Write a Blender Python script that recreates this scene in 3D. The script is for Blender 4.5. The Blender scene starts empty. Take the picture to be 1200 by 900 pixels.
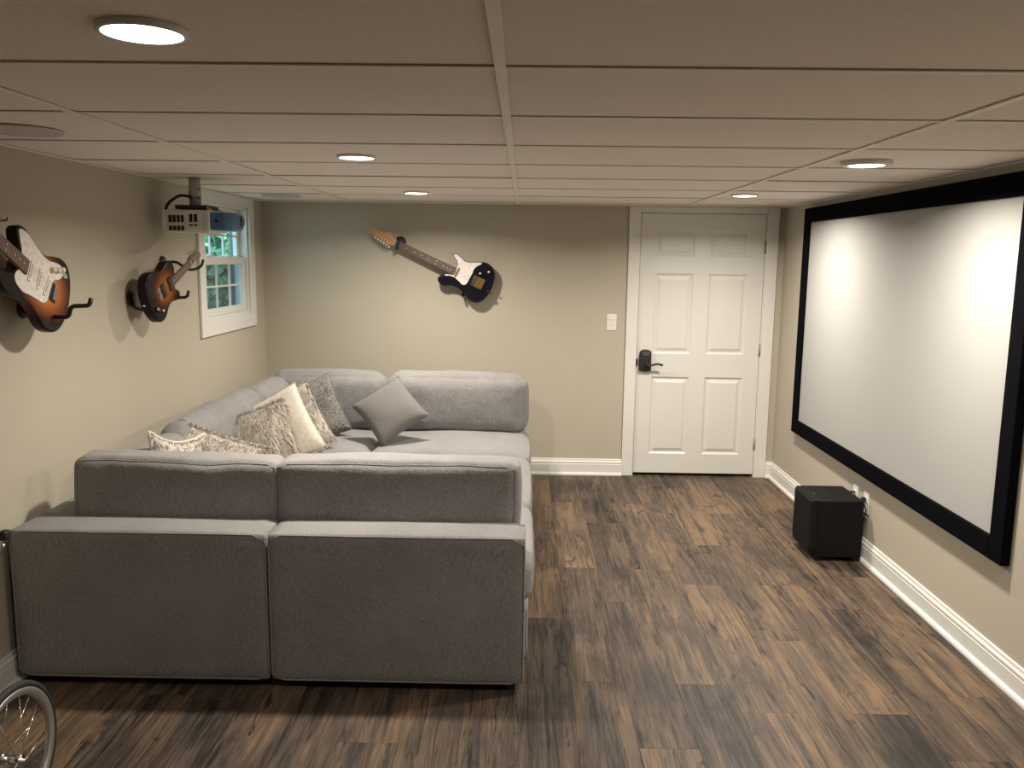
import bpy, bmesh, math, random
from mathutils import Vector, Matrix, noise

random.seed(7)
scene = bpy.context.scene
COL = scene.collection

# ------------------------------------------------------------------ camera
F_PX = 978.69
YAW, PITCH, ROLL = -0.01297, 0.14992, 0.01271
CAM_Z = 1.6424
fw = Vector((math.sin(YAW) * math.cos(PITCH), math.cos(YAW) * math.cos(PITCH), -math.sin(PITCH)))
rt0 = Vector((math.cos(YAW), -math.sin(YAW), 0))
up0 = rt0.cross(fw)
rt = rt0 * math.cos(ROLL) + up0 * math.sin(ROLL)
up = -rt0 * math.sin(ROLL) + up0 * math.cos(ROLL)
cam_data = bpy.data.cameras.new('camera')
cam_data.sensor_width = 36.0
cam_data.lens = F_PX / 1200 * 36.0
cam_data.clip_start = 0.02
cam = bpy.data.objects.new('camera', cam_data)
COL.objects.link(cam)
M = Matrix.Identity(4)
for i in range(3):
    M[i][0] = rt[i]; M[i][1] = up[i]; M[i][2] = -fw[i]
M.translation = (0, 0, CAM_Z)
cam.matrix_world = M
scene.camera = cam

# ------------------------------------------------------------------ sky, exposure
world = bpy.data.worlds.new('sky')
scene.world = world
world.use_nodes = True
wn = world.node_tree.nodes
bgn = wn['Background']
bgn.inputs[0].default_value = (0.33, 0.66, 0.80, 1)
bgn.inputs[1].default_value = 5.0

LAMP_POWER = 34.0
LAMP_COLOR = (1.0, 0.93, 0.82)
scene.view_settings.view_transform = 'Standard'
scene.view_settings.look = 'None'
scene.view_settings.gamma = 1.0
scene.view_settings.use_curve_mapping = False
scene.view_settings.exposure = 0.0

# ------------------------------------------------------------------ dimensions
XL, XR, YB, YF, H = -1.947, 1.915, 6.2635, -2.45, 2.0288
TILE = 0.6096
GX0, GY0 = -0.0557, 1.8085

# ------------------------------------------------------------------ materials
def new_mat(name):
    m = bpy.data.materials.new(name)
    m.use_nodes = True
    nt = m.node_tree
    return m, nt, nt.nodes['Principled BSDF']

def mat(name, col, rough=0.6, metal=0.0, var=0.06, vscale=8.0, bump=0.0, bscale=200.0, spec=0.5, sheen=0.0,
        stretch=(1, 1, 1), trans=0.0):
    m, nt, b = new_mat(name)
    N, L = nt.nodes, nt.links
    tc = N.new('ShaderNodeTexCoord')
    mp = N.new('ShaderNodeMapping'); mp.inputs['Scale'].default_value = stretch
    L.new(tc.outputs['Object'], mp.inputs['Vector'])
    n = N.new('ShaderNodeTexNoise'); n.inputs['Scale'].default_value = vscale; n.inputs['Detail'].default_value = 4
    L.new(mp.outputs[0], n.inputs['Vector'])
    r = N.new('ShaderNodeValToRGB')
    r.color_ramp.elements[0].position = 0.3; r.color_ramp.elements[1].position = 0.7
    r.color_ramp.elements[0].color = tuple(c * (1 - var) for c in col) + (1,)
    r.color_ramp.elements[1].color = tuple(min(1, c * (1 + var)) for c in col) + (1,)
    L.new(n.outputs[0], r.inputs[0]); L.new(r.outputs[0], b.inputs['Base Color'])
    b.inputs['Roughness'].default_value = rough
    b.inputs['Metallic'].default_value = metal
    b.inputs['Specular IOR Level'].default_value = spec
    if sheen: b.inputs['Sheen Weight'].default_value = sheen
    if trans: b.inputs['Transmission Weight'].default_value = trans
    if bump:
        n2 = N.new('ShaderNodeTexNoise'); n2.inputs['Scale'].default_value = bscale; n2.inputs['Detail'].default_value = 3
        L.new(mp.outputs[0], n2.inputs['Vector'])
        bp = N.new('ShaderNodeBump'); bp.inputs['Strength'].default_value = bump; bp.inputs['Distance'].default_value = 0.002
        L.new(n2.outputs[0], bp.inputs['Height']); L.new(bp.outputs[0], b.inputs['Normal'])
    return m

def fabric_mat(name, c1, c2, scale=260.0, bump=0.5):
    m, nt, b = new_mat(name)
    N, L = nt.nodes, nt.links
    tc = N.new('ShaderNodeTexCoord')
    n1 = N.new('ShaderNodeTexNoise'); n1.inputs['Scale'].default_value = scale; n1.inputs['Detail'].default_value = 2
    n2 = N.new('ShaderNodeTexNoise'); n2.inputs['Scale'].default_value = 5.0; n2.inputs['Detail'].default_value = 3
    mp = N.new('ShaderNodeMapping'); mp.inputs['Scale'].default_value = (1, 1, 0.35)
    L.new(tc.outputs['Object'], mp.inputs[0]); L.new(mp.outputs[0], n1.inputs['Vector']); L.new(tc.outputs['Object'], n2.inputs['Vector'])
    ad = N.new('ShaderNodeMath'); ad.operation = 'MULTIPLY_ADD'; ad.inputs[1].default_value = 0.35
    L.new(n2.outputs[0], ad.inputs[0]); L.new(n1.outputs[0], ad.inputs[2])
    r = N.new('ShaderNodeValToRGB')
    r.color_ramp.elements[0].position = 0.5; r.color_ramp.elements[1].position = 0.85
    r.color_ramp.elements[0].color = c1 + (1,); r.color_ramp.elements[1].color = c2 + (1,)
    L.new(ad.outputs[0], r.inputs[0]); L.new(r.outputs[0], b.inputs['Base Color'])
    b.inputs['Roughness'].default_value = 0.95; b.inputs['Specular IOR Level'].default_value = 0.15
    b.inputs['Sheen Weight'].default_value = 0.15
    n3 = N.new('ShaderNodeTexNoise'); n3.inputs['Scale'].default_value = 14; n3.inputs['Detail'].default_value = 4
    L.new(tc.outputs['Object'], n3.inputs['Vector'])
    mx = N.new('ShaderNodeMath'); mx.operation = 'MULTIPLY_ADD'; mx.inputs[1].default_value = 2.5
    L.new(n3.outputs[0], mx.inputs[0]); L.new(n1.outputs[0], mx.inputs[2])
    bp = N.new('ShaderNodeBump'); bp.inputs['Strength'].default_value = bump; bp.inputs['Distance'].default_value = 0.004
    L.new(mx.outputs[0], bp.inputs['Height']); L.new(bp.outputs[0], b.inputs['Normal'])
    return m

def wood_floor_mat():
    m, nt, b = new_mat('vinyl_plank_wood')
    N, L = nt.nodes, nt.links
    tc = N.new('ShaderNodeTexCoord'); oi = N.new('ShaderNodeObjectInfo')
    off = N.new('ShaderNodeVectorMath'); off.operation = 'MULTIPLY_ADD'
    cx = N.new('ShaderNodeCombineXYZ')
    mulr = N.new('ShaderNodeMath'); mulr.operation = 'MULTIPLY'; mulr.inputs[1].default_value = 37.0
    L.new(oi.outputs['Random'], mulr.inputs[0])
    for i in range(3): L.new(mulr.outputs[0], cx.inputs[i])
    add = N.new('ShaderNodeVectorMath'); add.operation = 'ADD'
    L.new(tc.outputs['Object'], add.inputs[0]); L.new(cx.outputs[0], add.inputs[1])
    def nz(sx, sy, detail, dist, rough=0.6):
        mp = N.new('ShaderNodeMapping'); mp.inputs['Scale'].default_value = (sx, sy, 1)
        L.new(add.outputs[0], mp.inputs[0])
        n = N.new('ShaderNodeTexNoise'); n.inputs['Scale'].default_value = 1; n.inputs['Detail'].default_value = detail
        n.inputs['Distortion'].default_value = dist; n.inputs['Roughness'].default_value = rough
        L.new(mp.outputs[0], n.inputs['Vector']); return n
    broad = nz(17, 1.0, 3, 0.7)
    patch = nz(5, 1.7, 3, 0.6)
    streak = nz(42, 1.7, 8, 2.2, 0.74)
    fine = nz(190, 7, 3, 0.4)
    cross = nz(4, 34, 3, 0.6)
    crk = nz(16, 0.8, 4, 1.6, 0.55)
    knot = nz(8, 4.6, 3, 0.9)
    def math2(op, a, bb, c=None):
        n = N.new('ShaderNodeMath'); n.operation = op
        for i, v in enumerate((a, bb, c)):
            if v is None: continue
            if isinstance(v, (int, float)): n.inputs[i].default_value = v
            else: L.new(v, n.inputs[i])
        return n.outputs[0]
    s = math2('MULTIPLY_ADD', broad.outputs[0], 0.42, math2('MULTIPLY', streak.outputs[0], 0.58))
    s = math2('MULTIPLY_ADD', patch.outputs[0], 0.38, s)
    s = math2('MULTIPLY_ADD', fine.outputs[0], 0.17, s)
    s = math2('MULTIPLY_ADD', cross.outputs[0], 0.05, s)
    wn_ = N.new('ShaderNodeTexWhiteNoise'); wn_.noise_dimensions = '1D'; L.new(mulr.outputs[0], wn_.inputs['W'])
    s = math2('MULTIPLY_ADD', math2('SUBTRACT', wn_.outputs['Value'], 0.5), 0.14, s)
    r = N.new('ShaderNodeValToRGB')
    e = r.color_ramp.elements
    e[0].position = 0.58; e[0].color = (0.0103, 0.0084, 0.0073, 1)
    e[1].position = 0.93; e[1].color = (0.1720, 0.1101, 0.0645, 1)
    for pos, c in ((0.66, (0.0224, 0.0172, 0.0142, 1)), (0.725, (0.0473, 0.0344, 0.0267, 1)), (0.79, (0.0757, 0.0542, 0.0396, 1)), (0.86, (0.1161, 0.0774, 0.0499, 1))):
        x = e.new(pos); x.color = c
    L.new(s, r.inputs[0])
    kr = N.new('ShaderNodeValToRGB')
    kr.color_ramp.elements[0].position = 0.64; kr.color_ramp.elements[0].color = (1, 1, 1, 1)
    kr.color_ramp.elements[1].position = 0.74; kr.color_ramp.elements[1].color = (0.22, 0.19, 0.18, 1)
    L.new(knot.outputs[0], kr.inputs[0])
    cd = math2('ABSOLUTE', math2('SUBTRACT', crk.outputs[0], 0.57), 0.0)
    cr = N.new('ShaderNodeValToRGB')
    cr.color_ramp.elements[0].position = 0.003; cr.color_ramp.elements[0].color = (0.22, 0.20, 0.19, 1)
    cr.color_ramp.elements[1].position = 0.020; cr.color_ramp.elements[1].color = (1, 1, 1, 1)
    L.new(cd, cr.inputs[0])
    mix = N.new('ShaderNodeMix'); mix.data_type = 'RGBA'; mix.blend_type = 'MULTIPLY'; mix.inputs[0].default_value = 1
    L.new(r.outputs[0], mix.inputs['A']); L.new(kr.outputs[0], mix.inputs['B'])
    mix2 = N.new('ShaderNodeMix'); mix2.data_type = 'RGBA'; mix2.blend_type = 'MULTIPLY'; mix2.inputs[0].default_value = 1
    L.new(mix.outputs['Result'], mix2.inputs['A']); L.new(cr.outputs[0], mix2.inputs['B'])
    L.new(mix2.outputs['Result'], b.inputs['Base Color'])
    b.inputs['Roughness'].default_value = 0.5
    b.inputs['Specular IOR Level'].default_value = 0.3
    bp = N.new('ShaderNodeBump'); bp.inputs['Strength'].default_value = 0.25; bp.inputs['Distance'].default_value = 0.001
    L.new(s, bp.inputs['Height']); L.new(bp.outputs[0], b.inputs['Normal'])
    return m

def sunburst_mat(name, cx, cy, rx, ry, stops):
    m, nt, b = new_mat(name)
    N, L = nt.nodes, nt.links
    tc = N.new('ShaderNodeTexCoord')
    mp = N.new('ShaderNodeMapping'); mp.vector_type = 'POINT'
    mp.inputs['Scale'].default_value = (1 / rx, 1 / ry, 0.0)
    mp.inputs['Location'].default_value = (-cx / rx, -cy / ry, 0)
    L.new(tc.outputs['Object'], mp.inputs[0])
    ln = N.new('ShaderNodeVectorMath'); ln.operation = 'LENGTH'
    L.new(mp.outputs[0], ln.inputs[0])
    r = N.new('ShaderNodeValToRGB')
    e = r.color_ramp.elements
    e[0].position, e[0].color = stops[0][0], stops[0][1] + (1,)
    e[1].position, e[1].color = stops[-1][0], stops[-1][1] + (1,)
    for pos, c in stops[1:-1]:
        x = e.new(pos); x.color = c + (1,)
    L.new(ln.outputs['Value'], r.inputs[0]); L.new(r.outputs[0], b.inputs['Base Color'])
    b.inputs['Roughness'].default_value = 0.28; b.inputs['Coat Weight'].default_value = 0.1; b.inputs['Specular IOR Level'].default_value = 0.12
    return m

def attr_mat(name, rough=0.8):
    m, nt, b = new_mat(name)
    a = nt.nodes.new('ShaderNodeAttribute'); a.attribute_name = 'tint'
    nt.links.new(a.outputs['Color'], b.inputs['Base Color'])
    b.inputs['Roughness'].default_value = rough; b.inputs['Specular IOR Level'].default_value = 0.2
    return m

def emit_mat(name, col, strength):
    m = bpy.data.materials.new(name); m.use_nodes = True
    nt = m.node_tree; nt.nodes.clear()
    o = nt.nodes.new('ShaderNodeOutputMaterial'); e = nt.nodes.new('ShaderNodeEmission')
    e.inputs[0].default_value = col + (1,); e.inputs[1].default_value = strength
    nt.links.new(e.outputs[0], o.inputs[0]); return m

def glass_mat(name, tint=(1, 1, 1), opacity=0.06):
    m = bpy.data.materials.new(name); m.use_nodes = True
    nt = m.node_tree; nt.nodes.clear()
    o = nt.nodes.new('ShaderNodeOutputMaterial'); t = nt.nodes.new('ShaderNodeBsdfTransparent'); g = nt.nodes.new('ShaderNodeBsdfGlossy')
    t.inputs[0].default_value = tint + (1,); g.inputs['Roughness'].default_value = 0.03
    mx = nt.nodes.new('ShaderNodeMixShader'); mx.inputs[0].default_value = opacity
    nt.links.new(t.outputs[0], mx.inputs[1]); nt.links.new(g.outputs[0], mx.inputs[2]); nt.links.new(mx.outputs[0], o.inputs[0])
    return m

def mesh_screen_mat():
    m = bpy.data.materials.new('insect_mesh'); m.use_nodes = True
    nt = m.node_tree; nt.nodes.clear()
    o = nt.nodes.new('ShaderNodeOutputMaterial'); t = nt.nodes.new('ShaderNodeBsdfTransparent'); g = nt.nodes.new('ShaderNodeBsdfDiffuse')
    g.inputs[0].default_value = (0.10, 0.11, 0.12, 1)
    mx = nt.nodes.new('ShaderNodeMixShader'); mx.inputs[0].default_value = 0.42
    nt.links.new(t.outputs[0], mx.inputs[1]); nt.links.new(g.outputs[0], mx.inputs[2]); nt.links.new(mx.outputs[0], o.inputs[0])
    return m

MT = {}
MT['wall'] = mat('greige_wall_paint', (0.44, 0.395, 0.315), 0.85, var=0.02, vscale=2, bump=0.1, bscale=350, spec=0.25)
MT['white'] = mat('white_trim_paint', (0.68, 0.66, 0.62), 0.4, var=0.02, vscale=3)
MT['door'] = mat('white_door_paint', (0.66, 0.64, 0.60), 0.45, var=0.015, vscale=3)
MT['tile'] = mat('ceiling_tile_board', (0.86, 0.785, 0.725), 0.95, var=0.04, vscale=90, bump=0.35, bscale=420, spec=0.1)
MT['tee'] = mat('ceiling_grid_metal', (0.80, 0.76, 0.69), 0.5, var=0.02)
MT['floor'] = wood_floor_mat()
MT['sub'] = mat('dark_subfloor', (0.03, 0.025, 0.02), 0.9)
MT['sofa'] = fabric_mat('grey_sofa_fabric', (0.168, 0.160, 0.157), (0.262, 0.251, 0.245))
MT['black'] = mat('matte_black', (0.012, 0.012, 0.013), 0.5, var=0.1)
MT['velvet'] = mat('black_velvet', (0.004, 0.004, 0.005), 1.0, var=0.1, spec=0.02)
MT['canvas'] = mat('screen_canvas', (0.365, 0.357, 0.34), 0.8, var=0.005, vscale=2)
MT['plate'] = mat('ivory_plastic', (0.74, 0.71, 0.65), 0.4, var=0.02)
MT['hole'] = mat('dark_slot', (0.015, 0.013, 0.012), 0.8)
MT['metal'] = mat('brushed_steel', (0.55, 0.54, 0.52), 0.3, 1.0, var=0.05)
MT['chrome'] = mat('chrome', (0.75, 0.74, 0.72), 0.15, 1.0, var=0.03)
MT['rimmetal'] = mat('anodised_rim', (0.52, 0.51, 0.50), 0.35, 0.8, var=0.04)
MT['rubber'] = mat('black_rubber', (0.012, 0.012, 0.014), 0.75, var=0.1, vscale=50)
MT['grille'] = mat('grey_speaker_grille', (0.56, 0.535, 0.50), 0.7, var=0.12, vscale=700, bump=0.4, bscale=900)
MT['subgrille'] = mat('black_speaker_cloth', (0.006, 0.006, 0.006), 0.9, var=0.2, vscale=600, bump=0.3, bscale=800, spec=0.2)
MT['subbox'] = mat('black_woodgrain_vinyl', (0.006, 0.0058, 0.0058), 0.55, var=0.25, vscale=6, stretch=(1, 8, 30), bump=0.2, bscale=30, spec=0.15)
MT['diffuser'] = emit_mat('lit_diffuser', (1.0, 0.96, 0.9), 9.0)
MT['glass'] = glass_mat('window_glass')
MT['mesh'] = mesh_screen_mat()
MT['fretwire'] = mat('worn_fret_wire', (0.16, 0.13, 0.105), 0.45, 0.6, var=0.05)
MT['stringwire'] = mat('string_wire', (0.30, 0.28, 0.25), 0.45, 0.9, var=0.05)
MT['hinge'] = mat('dull_hinge_metal', (0.30, 0.28, 0.25), 0.5, 0.6, var=0.05)
MT['projw'] = mat('projector_shell', (0.66, 0.63, 0.58), 0.45, var=0.02)
MT['projb'] = mat('projector_blue_plastic', (0.055, 0.14, 0.25), 0.3, var=0.06)
MT['lens'] = mat('lens_glass', (0.01, 0.015, 0.03), 0.05)
MT['pole'] = mat('painted_pole', (0.42, 0.385, 0.36), 0.5, var=0.03)
MT['maple'] = mat('maple_wood', (0.50, 0.27, 0.115), 0.4, var=0.15, vscale=20, stretch=(2, 14, 6))
MT['rosewood'] = mat('rosewood', (0.085, 0.052, 0.036), 0.55, var=0.3, vscale=20, stretch=(3, 25, 10))
MT['rosewood2'] = mat('brown_fretboard', (0.17, 0.105, 0.07), 0.5, var=0.25, vscale=20, stretch=(3, 25, 10))
MT['navy'] = mat('black_navy_lacquer', (0.005, 0.0055, 0.009), 0.2, var=0.1)
MT['pearl'] = mat('pearl_pickguard', (0.72, 0.67, 0.62), 0.25, var=0.13, vscale=45)
MT['cream'] = mat('cream_plastic', (0.70, 0.63, 0.50), 0.35, var=0.03)
MT['gold'] = mat('gold_metal', (0.72, 0.50, 0.20), 0.25, 1.0, var=0.05)
MT['burst1'] = sunburst_mat('three_tone_sunburst', 0.19, -0.005, 0.21, 0.16,
                            [(0.0, (0.55, 0.22, 0.05)), (0.42, (0.44, 0.15, 0.035)), (0.68, (0.16, 0.042, 0.015)), (0.88, (0.012, 0.008, 0.007))])
MT['burst2'] = sunburst_mat('tobacco_sunburst', 0.19, 0.0, 0.21, 0.16,
                            [(0.0, (0.34, 0.115, 0.025)), (0.34, (0.22, 0.06, 0.014)), (0.56, (0.04, 0.012, 0.006)), (0.75, (0.008, 0.005, 0.0045))])
MT['pillow_grey'] = fabric_mat('plain_grey_pillow', (0.125, 0.115, 0.108), (0.165, 0.153, 0.145), 300, 0.3)
MT['pillow_weave'] = fabric_mat('speckled_weave', (0.055, 0.05, 0.046), (0.24, 0.222, 0.20), 110, 0.6)
MT['suede'] = fabric_mat('cream_suede', (0.52, 0.465, 0.385), (0.62, 0.565, 0.48), 60, 0.2)
MT['furbase'] = fabric_mat('fur_backing', (0.34, 0.30, 0.26), (0.52, 0.47, 0.40), 40, 0.4)
MT['fur'] = attr_mat('long_fur')
MT['leaf'] = attr_mat('leaf_green', 0.5)
MT['grass'] = mat('lawn', (0.06, 0.10, 0.03), 0.9, var=0.4, vscale=14)
MT['concrete'] = mat('concrete_reveal', (0.16, 0.16, 0.16), 0.9, var=0.12, vscale=12, bump=0.3, bscale=60)

# ------------------------------------------------------------------ mesh helpers
def link(o, parent=None):
    COL.objects.link(o)
    if parent is not None: o.parent = parent
    return o

def obj(name, bm, material, parent=None, smooth=False, mtx=None):
    me = bpy.data.meshes.new(name)
    bm.normal_update()
    bm.to_mesh(me); bm.free()
    if material is not None: me.materials.append(material)
    if smooth:
        for f in me.polygons: f.use_smooth = True
    o = bpy.data.objects.new(name, me)
    if mtx is not None: o.matrix_local = mtx
    return link(o, parent)

def empty(name, loc=(0, 0, 0), mtx=None, parent=None):
    o = bpy.data.objects.new(name, None); o.empty_display_size = 0.1
    if mtx is not None: o.matrix_local = mtx
    else: o.location = loc
    return link(o, parent)

def tag(o, label, cat=None, group=None, kind=None):
    o['label'] = label
    if cat: o['category'] = cat
    if group: o['group'] = group
    if kind: o['kind'] = kind
    return o

def bx(bm, x0, x1, y0, y1, z0, z1, bev=0.0, seg=2):
    r = bmesh.ops.create_cube(bm, size=1)
    vs = r['verts']
    bmesh.ops.scale(bm, vec=(x1 - x0, y1 - y0, z1 - z0), verts=vs)
    bmesh.ops.translate(bm, vec=((x0 + x1) / 2, (y0 + y1) / 2, (z0 + z1) / 2), verts=vs)
    if bev > 0:
        es = set()
        for v in vs:
            for e in v.link_edges: es.add(e)
        bmesh.ops.bevel(bm, geom=list(es), offset=bev, segments=seg, affect='EDGES', profile=0.5)
    return bm

def box(x0, x1, y0, y1, z0, z1, bev=0.0, seg=2):
    return bx(bmesh.new(), x0, x1, y0, y1, z0, z1, bev, seg)

def cyl(bm, p0, p1, r0, r1=None, n=16, caps=True):
    r1 = r0 if r1 is None else r1
    p0, p1 = Vector(p0), Vector(p1)
    d = (p1 - p0); L = d.length
    q = d.to_track_quat('Z', 'Y').to_matrix().to_4x4()
    bmesh.ops.create_cone(bm, cap_ends=caps, segments=n, radius1=r0, radius2=r1, depth=L,
                          matrix=Matrix.Translation((p0 + p1) / 2) @ q)
    return bm

def cylm(p0, p1, r0, r1=None, n=16): return cyl(bmesh.new(), p0, p1, r0, r1, n)

def tube(pts, r, n=8, closed=False, bm=None):
    bm = bm or bmesh.new()
    pts = [Vector(p) for p in pts]
    N = len(pts); rings = []
    ref = Vector((0.13, 0.31, 0.94)).normalized()
    for i, p in enumerate(pts):
        if closed: t = pts[(i + 1) % N] - pts[i - 1]
        else: t = pts[min(i + 1, N - 1)] - pts[max(i - 1, 0)]
        t.normalize()
        a = t.cross(ref)
        if a.length < 0.05: a = t.cross(Vector((1, 0, 0)))
        a.normalize(); b = t.cross(a)
        rr = r[i] if isinstance(r, (list, tuple)) else r
        rings.append([bm.verts.new(p + (a * math.cos(2 * math.pi * k / n) + b * math.sin(2 * math.pi * k / n)) * rr) for k in range(n)])
    for i in range(N if closed else N - 1):
        A, B = rings[i], rings[(i + 1) % N]
        for k in range(n):
            bm.faces.new((A[k], A[(k + 1) % n], B[(k + 1) % n], B[k]))
    if not closed:
        bm.faces.new(rings[0][::-1]); bm.faces.new(rings[-1])
    bmesh.ops.recalc_face_normals(bm, faces=bm.faces)
    return bm

def fillet(pts, r, k=5):
    pts = [Vector(p) for p in pts]; out = [pts[0]]
    for i in range(1, len(pts) - 1):
        a, b, c = pts[i - 1], pts[i], pts[i + 1]
        d1 = (a - b); d2 = (c - b)
        rr = min(r, d1.length * 0.49, d2.length * 0.49)
        p1 = b + d1.normalized() * rr; p2 = b + d2.normalized() * rr
        for j in range(k + 1):
            t = j / k
            out.append(p1 * (1 - t) ** 2 + b * 2 * t * (1 - t) + p2 * t * t)
    out.append(pts[-1]); return out

def lathe(profile, n=32, bm=None, closed=False):
    """profile: (radius, z) list, spun around Z"""
    bm = bm or bmesh.new(); rings = []
    for r, z in profile:
        rings.append([bm.verts.new((r * math.cos(2 * math.pi * k / n), r * math.sin(2 * math.pi * k / n), z)) for k in range(n)])
    m = len(rings)
    for i in range(m if closed else m - 1):
        A, B = rings[i], rings[(i + 1) % m]
        for k in range(n): bm.faces.new((A[k], A[(k + 1) % n], B[(k + 1) % n], B[k]))
    if not closed:
        for ring, p in ((rings[0], profile[0]), (rings[-1], profile[-1])):
            if p[0] > 1e-5:
                try: bm.faces.new(ring)
                except ValueError: pass
    bmesh.ops.remove_doubles(bm, verts=bm.verts, dist=1e-6)
    bmesh.ops.recalc_face_normals(bm, faces=bm.faces)
    return bm

def sweep(profile, path, normal_of):
    """profile (out, z) swept along straight path p0->p1; 'out' goes along normal_of"""
    bm = bmesh.new(); p0, p1 = Vector(path[0]), Vector(path[1]); n = Vector(normal_of)
    A = [bm.verts.new(p0 + n * o + Vector((0, 0, z))) for o, z in profile]
    B = [bm.verts.new(p1 + n * o + Vector((0, 0, z))) for o, z in profile]
    m = len(profile)
    for i in range(m): bm.faces.new((A[i], A[(i + 1) % m], B[(i + 1) % m], B[i]))
    bm.faces.new(A); bm.faces.new(B[::-1])
    bmesh.ops.recalc_face_normals(bm, faces=bm.faces)
    return bm

def catmull(pts, k=6):
    out = []; n = len(pts)
    for i in range(n):
        p0, p1, p2, p3 = (Vector(pts[(i + j - 1) % n]) for j in range(4))
        for j in range(k):
            t = j / k
            out.append(0.5 * ((2 * p1) + (p2 - p0) * t + (2 * p0 - 5 * p1 + 4 * p2 - p3) * t * t + (3 * p1 - p0 - 3 * p2 + p3) * t ** 3))
    return out

def slab(outline, z0, z1, rnd=0.0, rings=3):
    """closed 2D outline extruded z0..z1 with rounded rims"""
    bm = bmesh.new()
    P = [Vector((p[0], p[1])) for p in outline]; n = len(P)
    area = sum(P[i].x * P[(i + 1) % n].y - P[(i + 1) % n].x * P[i].y for i in range(n))
    if area < 0: P = P[::-1]
    Nn = []
    for i in range(n):
        t = P[(i + 1) % n] - P[i - 1]
        if t.length < 1e-9: t = Vector((1, 0))
        t.normalize(); Nn.append(Vector((-t.y, t.x)))       # inward for CCW
    levels = []
    if rnd > 0:
        for j in range(rings + 1):
            a = math.pi / 2 * j / rings
            levels.append((rnd * (1 - math.sin(a)), z0 + rnd * (1 - math.cos(a))))
        for j in range(rings + 1):
            a = math.pi / 2 * (1 - j / rings)
            levels.append((rnd * (1 - math.sin(a)), z1 - rnd * (1 - math.cos(a))))
    else: levels = [(0, z0), (0, z1)]
    R = [[bm.verts.new((P[i].x + Nn[i].x * ins, P[i].y + Nn[i].y * ins, z)) for i in range(n)] for ins, z in levels]
    for a in range(len(R) - 1):
        for i in range(n): bm.faces.new((R[a][i], R[a][(i + 1) % n], R[a + 1][(i + 1) % n], R[a + 1][i]))
    bm.faces.new(R[0][::-1]); bm.faces.new(R[-1])
    return bm

def puff_fn(size, r, bulge, amp, seed, freq=3.0):
    hx, hy, hz = (s / 2 for s in size)
    def f(p):
        q = Vector((p[0] * hx, p[1] * hy, p[2] * hz))
        c = Vector((max(-hx + r, min(hx - r, q.x)), max(-hy + r, min(hy - r, q.y)), max(-hz + r, min(hz - r, q.z))))
        d = q - c
        if d.length > 1e-9: q = c + d.normalized() * r
        u, v, w = p
        s = lambda t: max(0.0, 1 - t * t) ** 0.7
        q.x += bulge[0] * u * s(v) * s(w) if abs(u) > 0.999 else 0
        q.y += bulge[1] * v * s(u) * s(w) if abs(v) > 0.999 else 0
        q.z += bulge[2] * w * s(u) * s(v) if abs(w) > 0.999 else 0
        nv = noise.noise_vector(Vector((q.x * freq + seed * 3.7, q.y * freq, q.z * freq)))
        nv2 = noise.noise_vector(Vector((q.x * freq * 3.1 + seed, q.y * freq * 3.1, q.z * freq * 3.1)))
        return q + nv * amp + nv2 * amp * 0.35
    return f

def puffy(size, r, bulge=(0, 0, 0), amp=0.004, seed=0.0, cuts=22, freq=3.0):
    bm = bmesh.new()
    bmesh.ops.create_cube(bm, size=2)
    bmesh.ops.subdivide_edges(bm, edges=list(bm.edges), cuts=cuts, use_grid_fill=True)
    f = puff_fn(size, r, bulge, amp, seed, freq)
    for v in bm.verts: v.co = f(tuple(v.co))
    return bm, f

def piping(f, axis, side, r=0.004, k=26):
    """tube along the edge loop of the face axis=side"""
    pts = []
    o = [i for i in range(3) if i != axis]
    cyc = [(-1, -1), (1, -1), (1, 1), (-1, 1)]
    for e in range(4):
        a, b = cyc[e], cyc[(e + 1) % 4]
        for j in range(k):
            t = 0.05 + 0.9 * j / (k - 1)
            p = [0, 0, 0]; p[axis] = side
            p[o[0]] = a[0] + (b[0] - a[0]) * t; p[o[1]] = a[1] + (b[1] - a[1]) * t
            pts.append(f(p))
    return tube(pts, r, 6, True)

def struct(name, bm, m, label, parent=None, smooth=False):
    o = obj(name, bm, m, parent, smooth)
    if parent is None: tag(o, label, kind='structure')
    return o

# ================================================================== SETTING
# ---- floor with single planks
floor = struct('floor', box(XL - 0.2, XR + 0.2, YF - 0.1, YB + 0.14, -0.06, -0.004), MT['sub'], 'dark brown rustic wood plank floor')
PW, PL = 0.205, 1.22
rng = random.Random(3)
x = XL - 0.1
row = 0
while x < XR - 0.003:
    xa, xb = max(x, XL + 0.001), min(x + PW, XR - 0.001)
    y = YF - rng.random() * PL
    while y < YB - 0.002:
        ya, yb = max(y, YF), min(y + PL, YB + 0.13 if (xb > 0.87 and xa < 1.75) else YB)
        if yb - ya > 0.02 and xb - xa > 0.01:
            cx_, cy_ = (xa + xb) / 2, (ya + yb) / 2
            g = 0.0002
            o = obj('plank', box(xa - cx_ + g, xb - cx_ - g, ya - cy_ + g, yb - cy_ - g, -0.006, 0.0, 0.0006, 1), MT['floor'], floor)
            o.location = (cx_, cy_, 0)
        y += PL
    x += PW; row += 1

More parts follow.
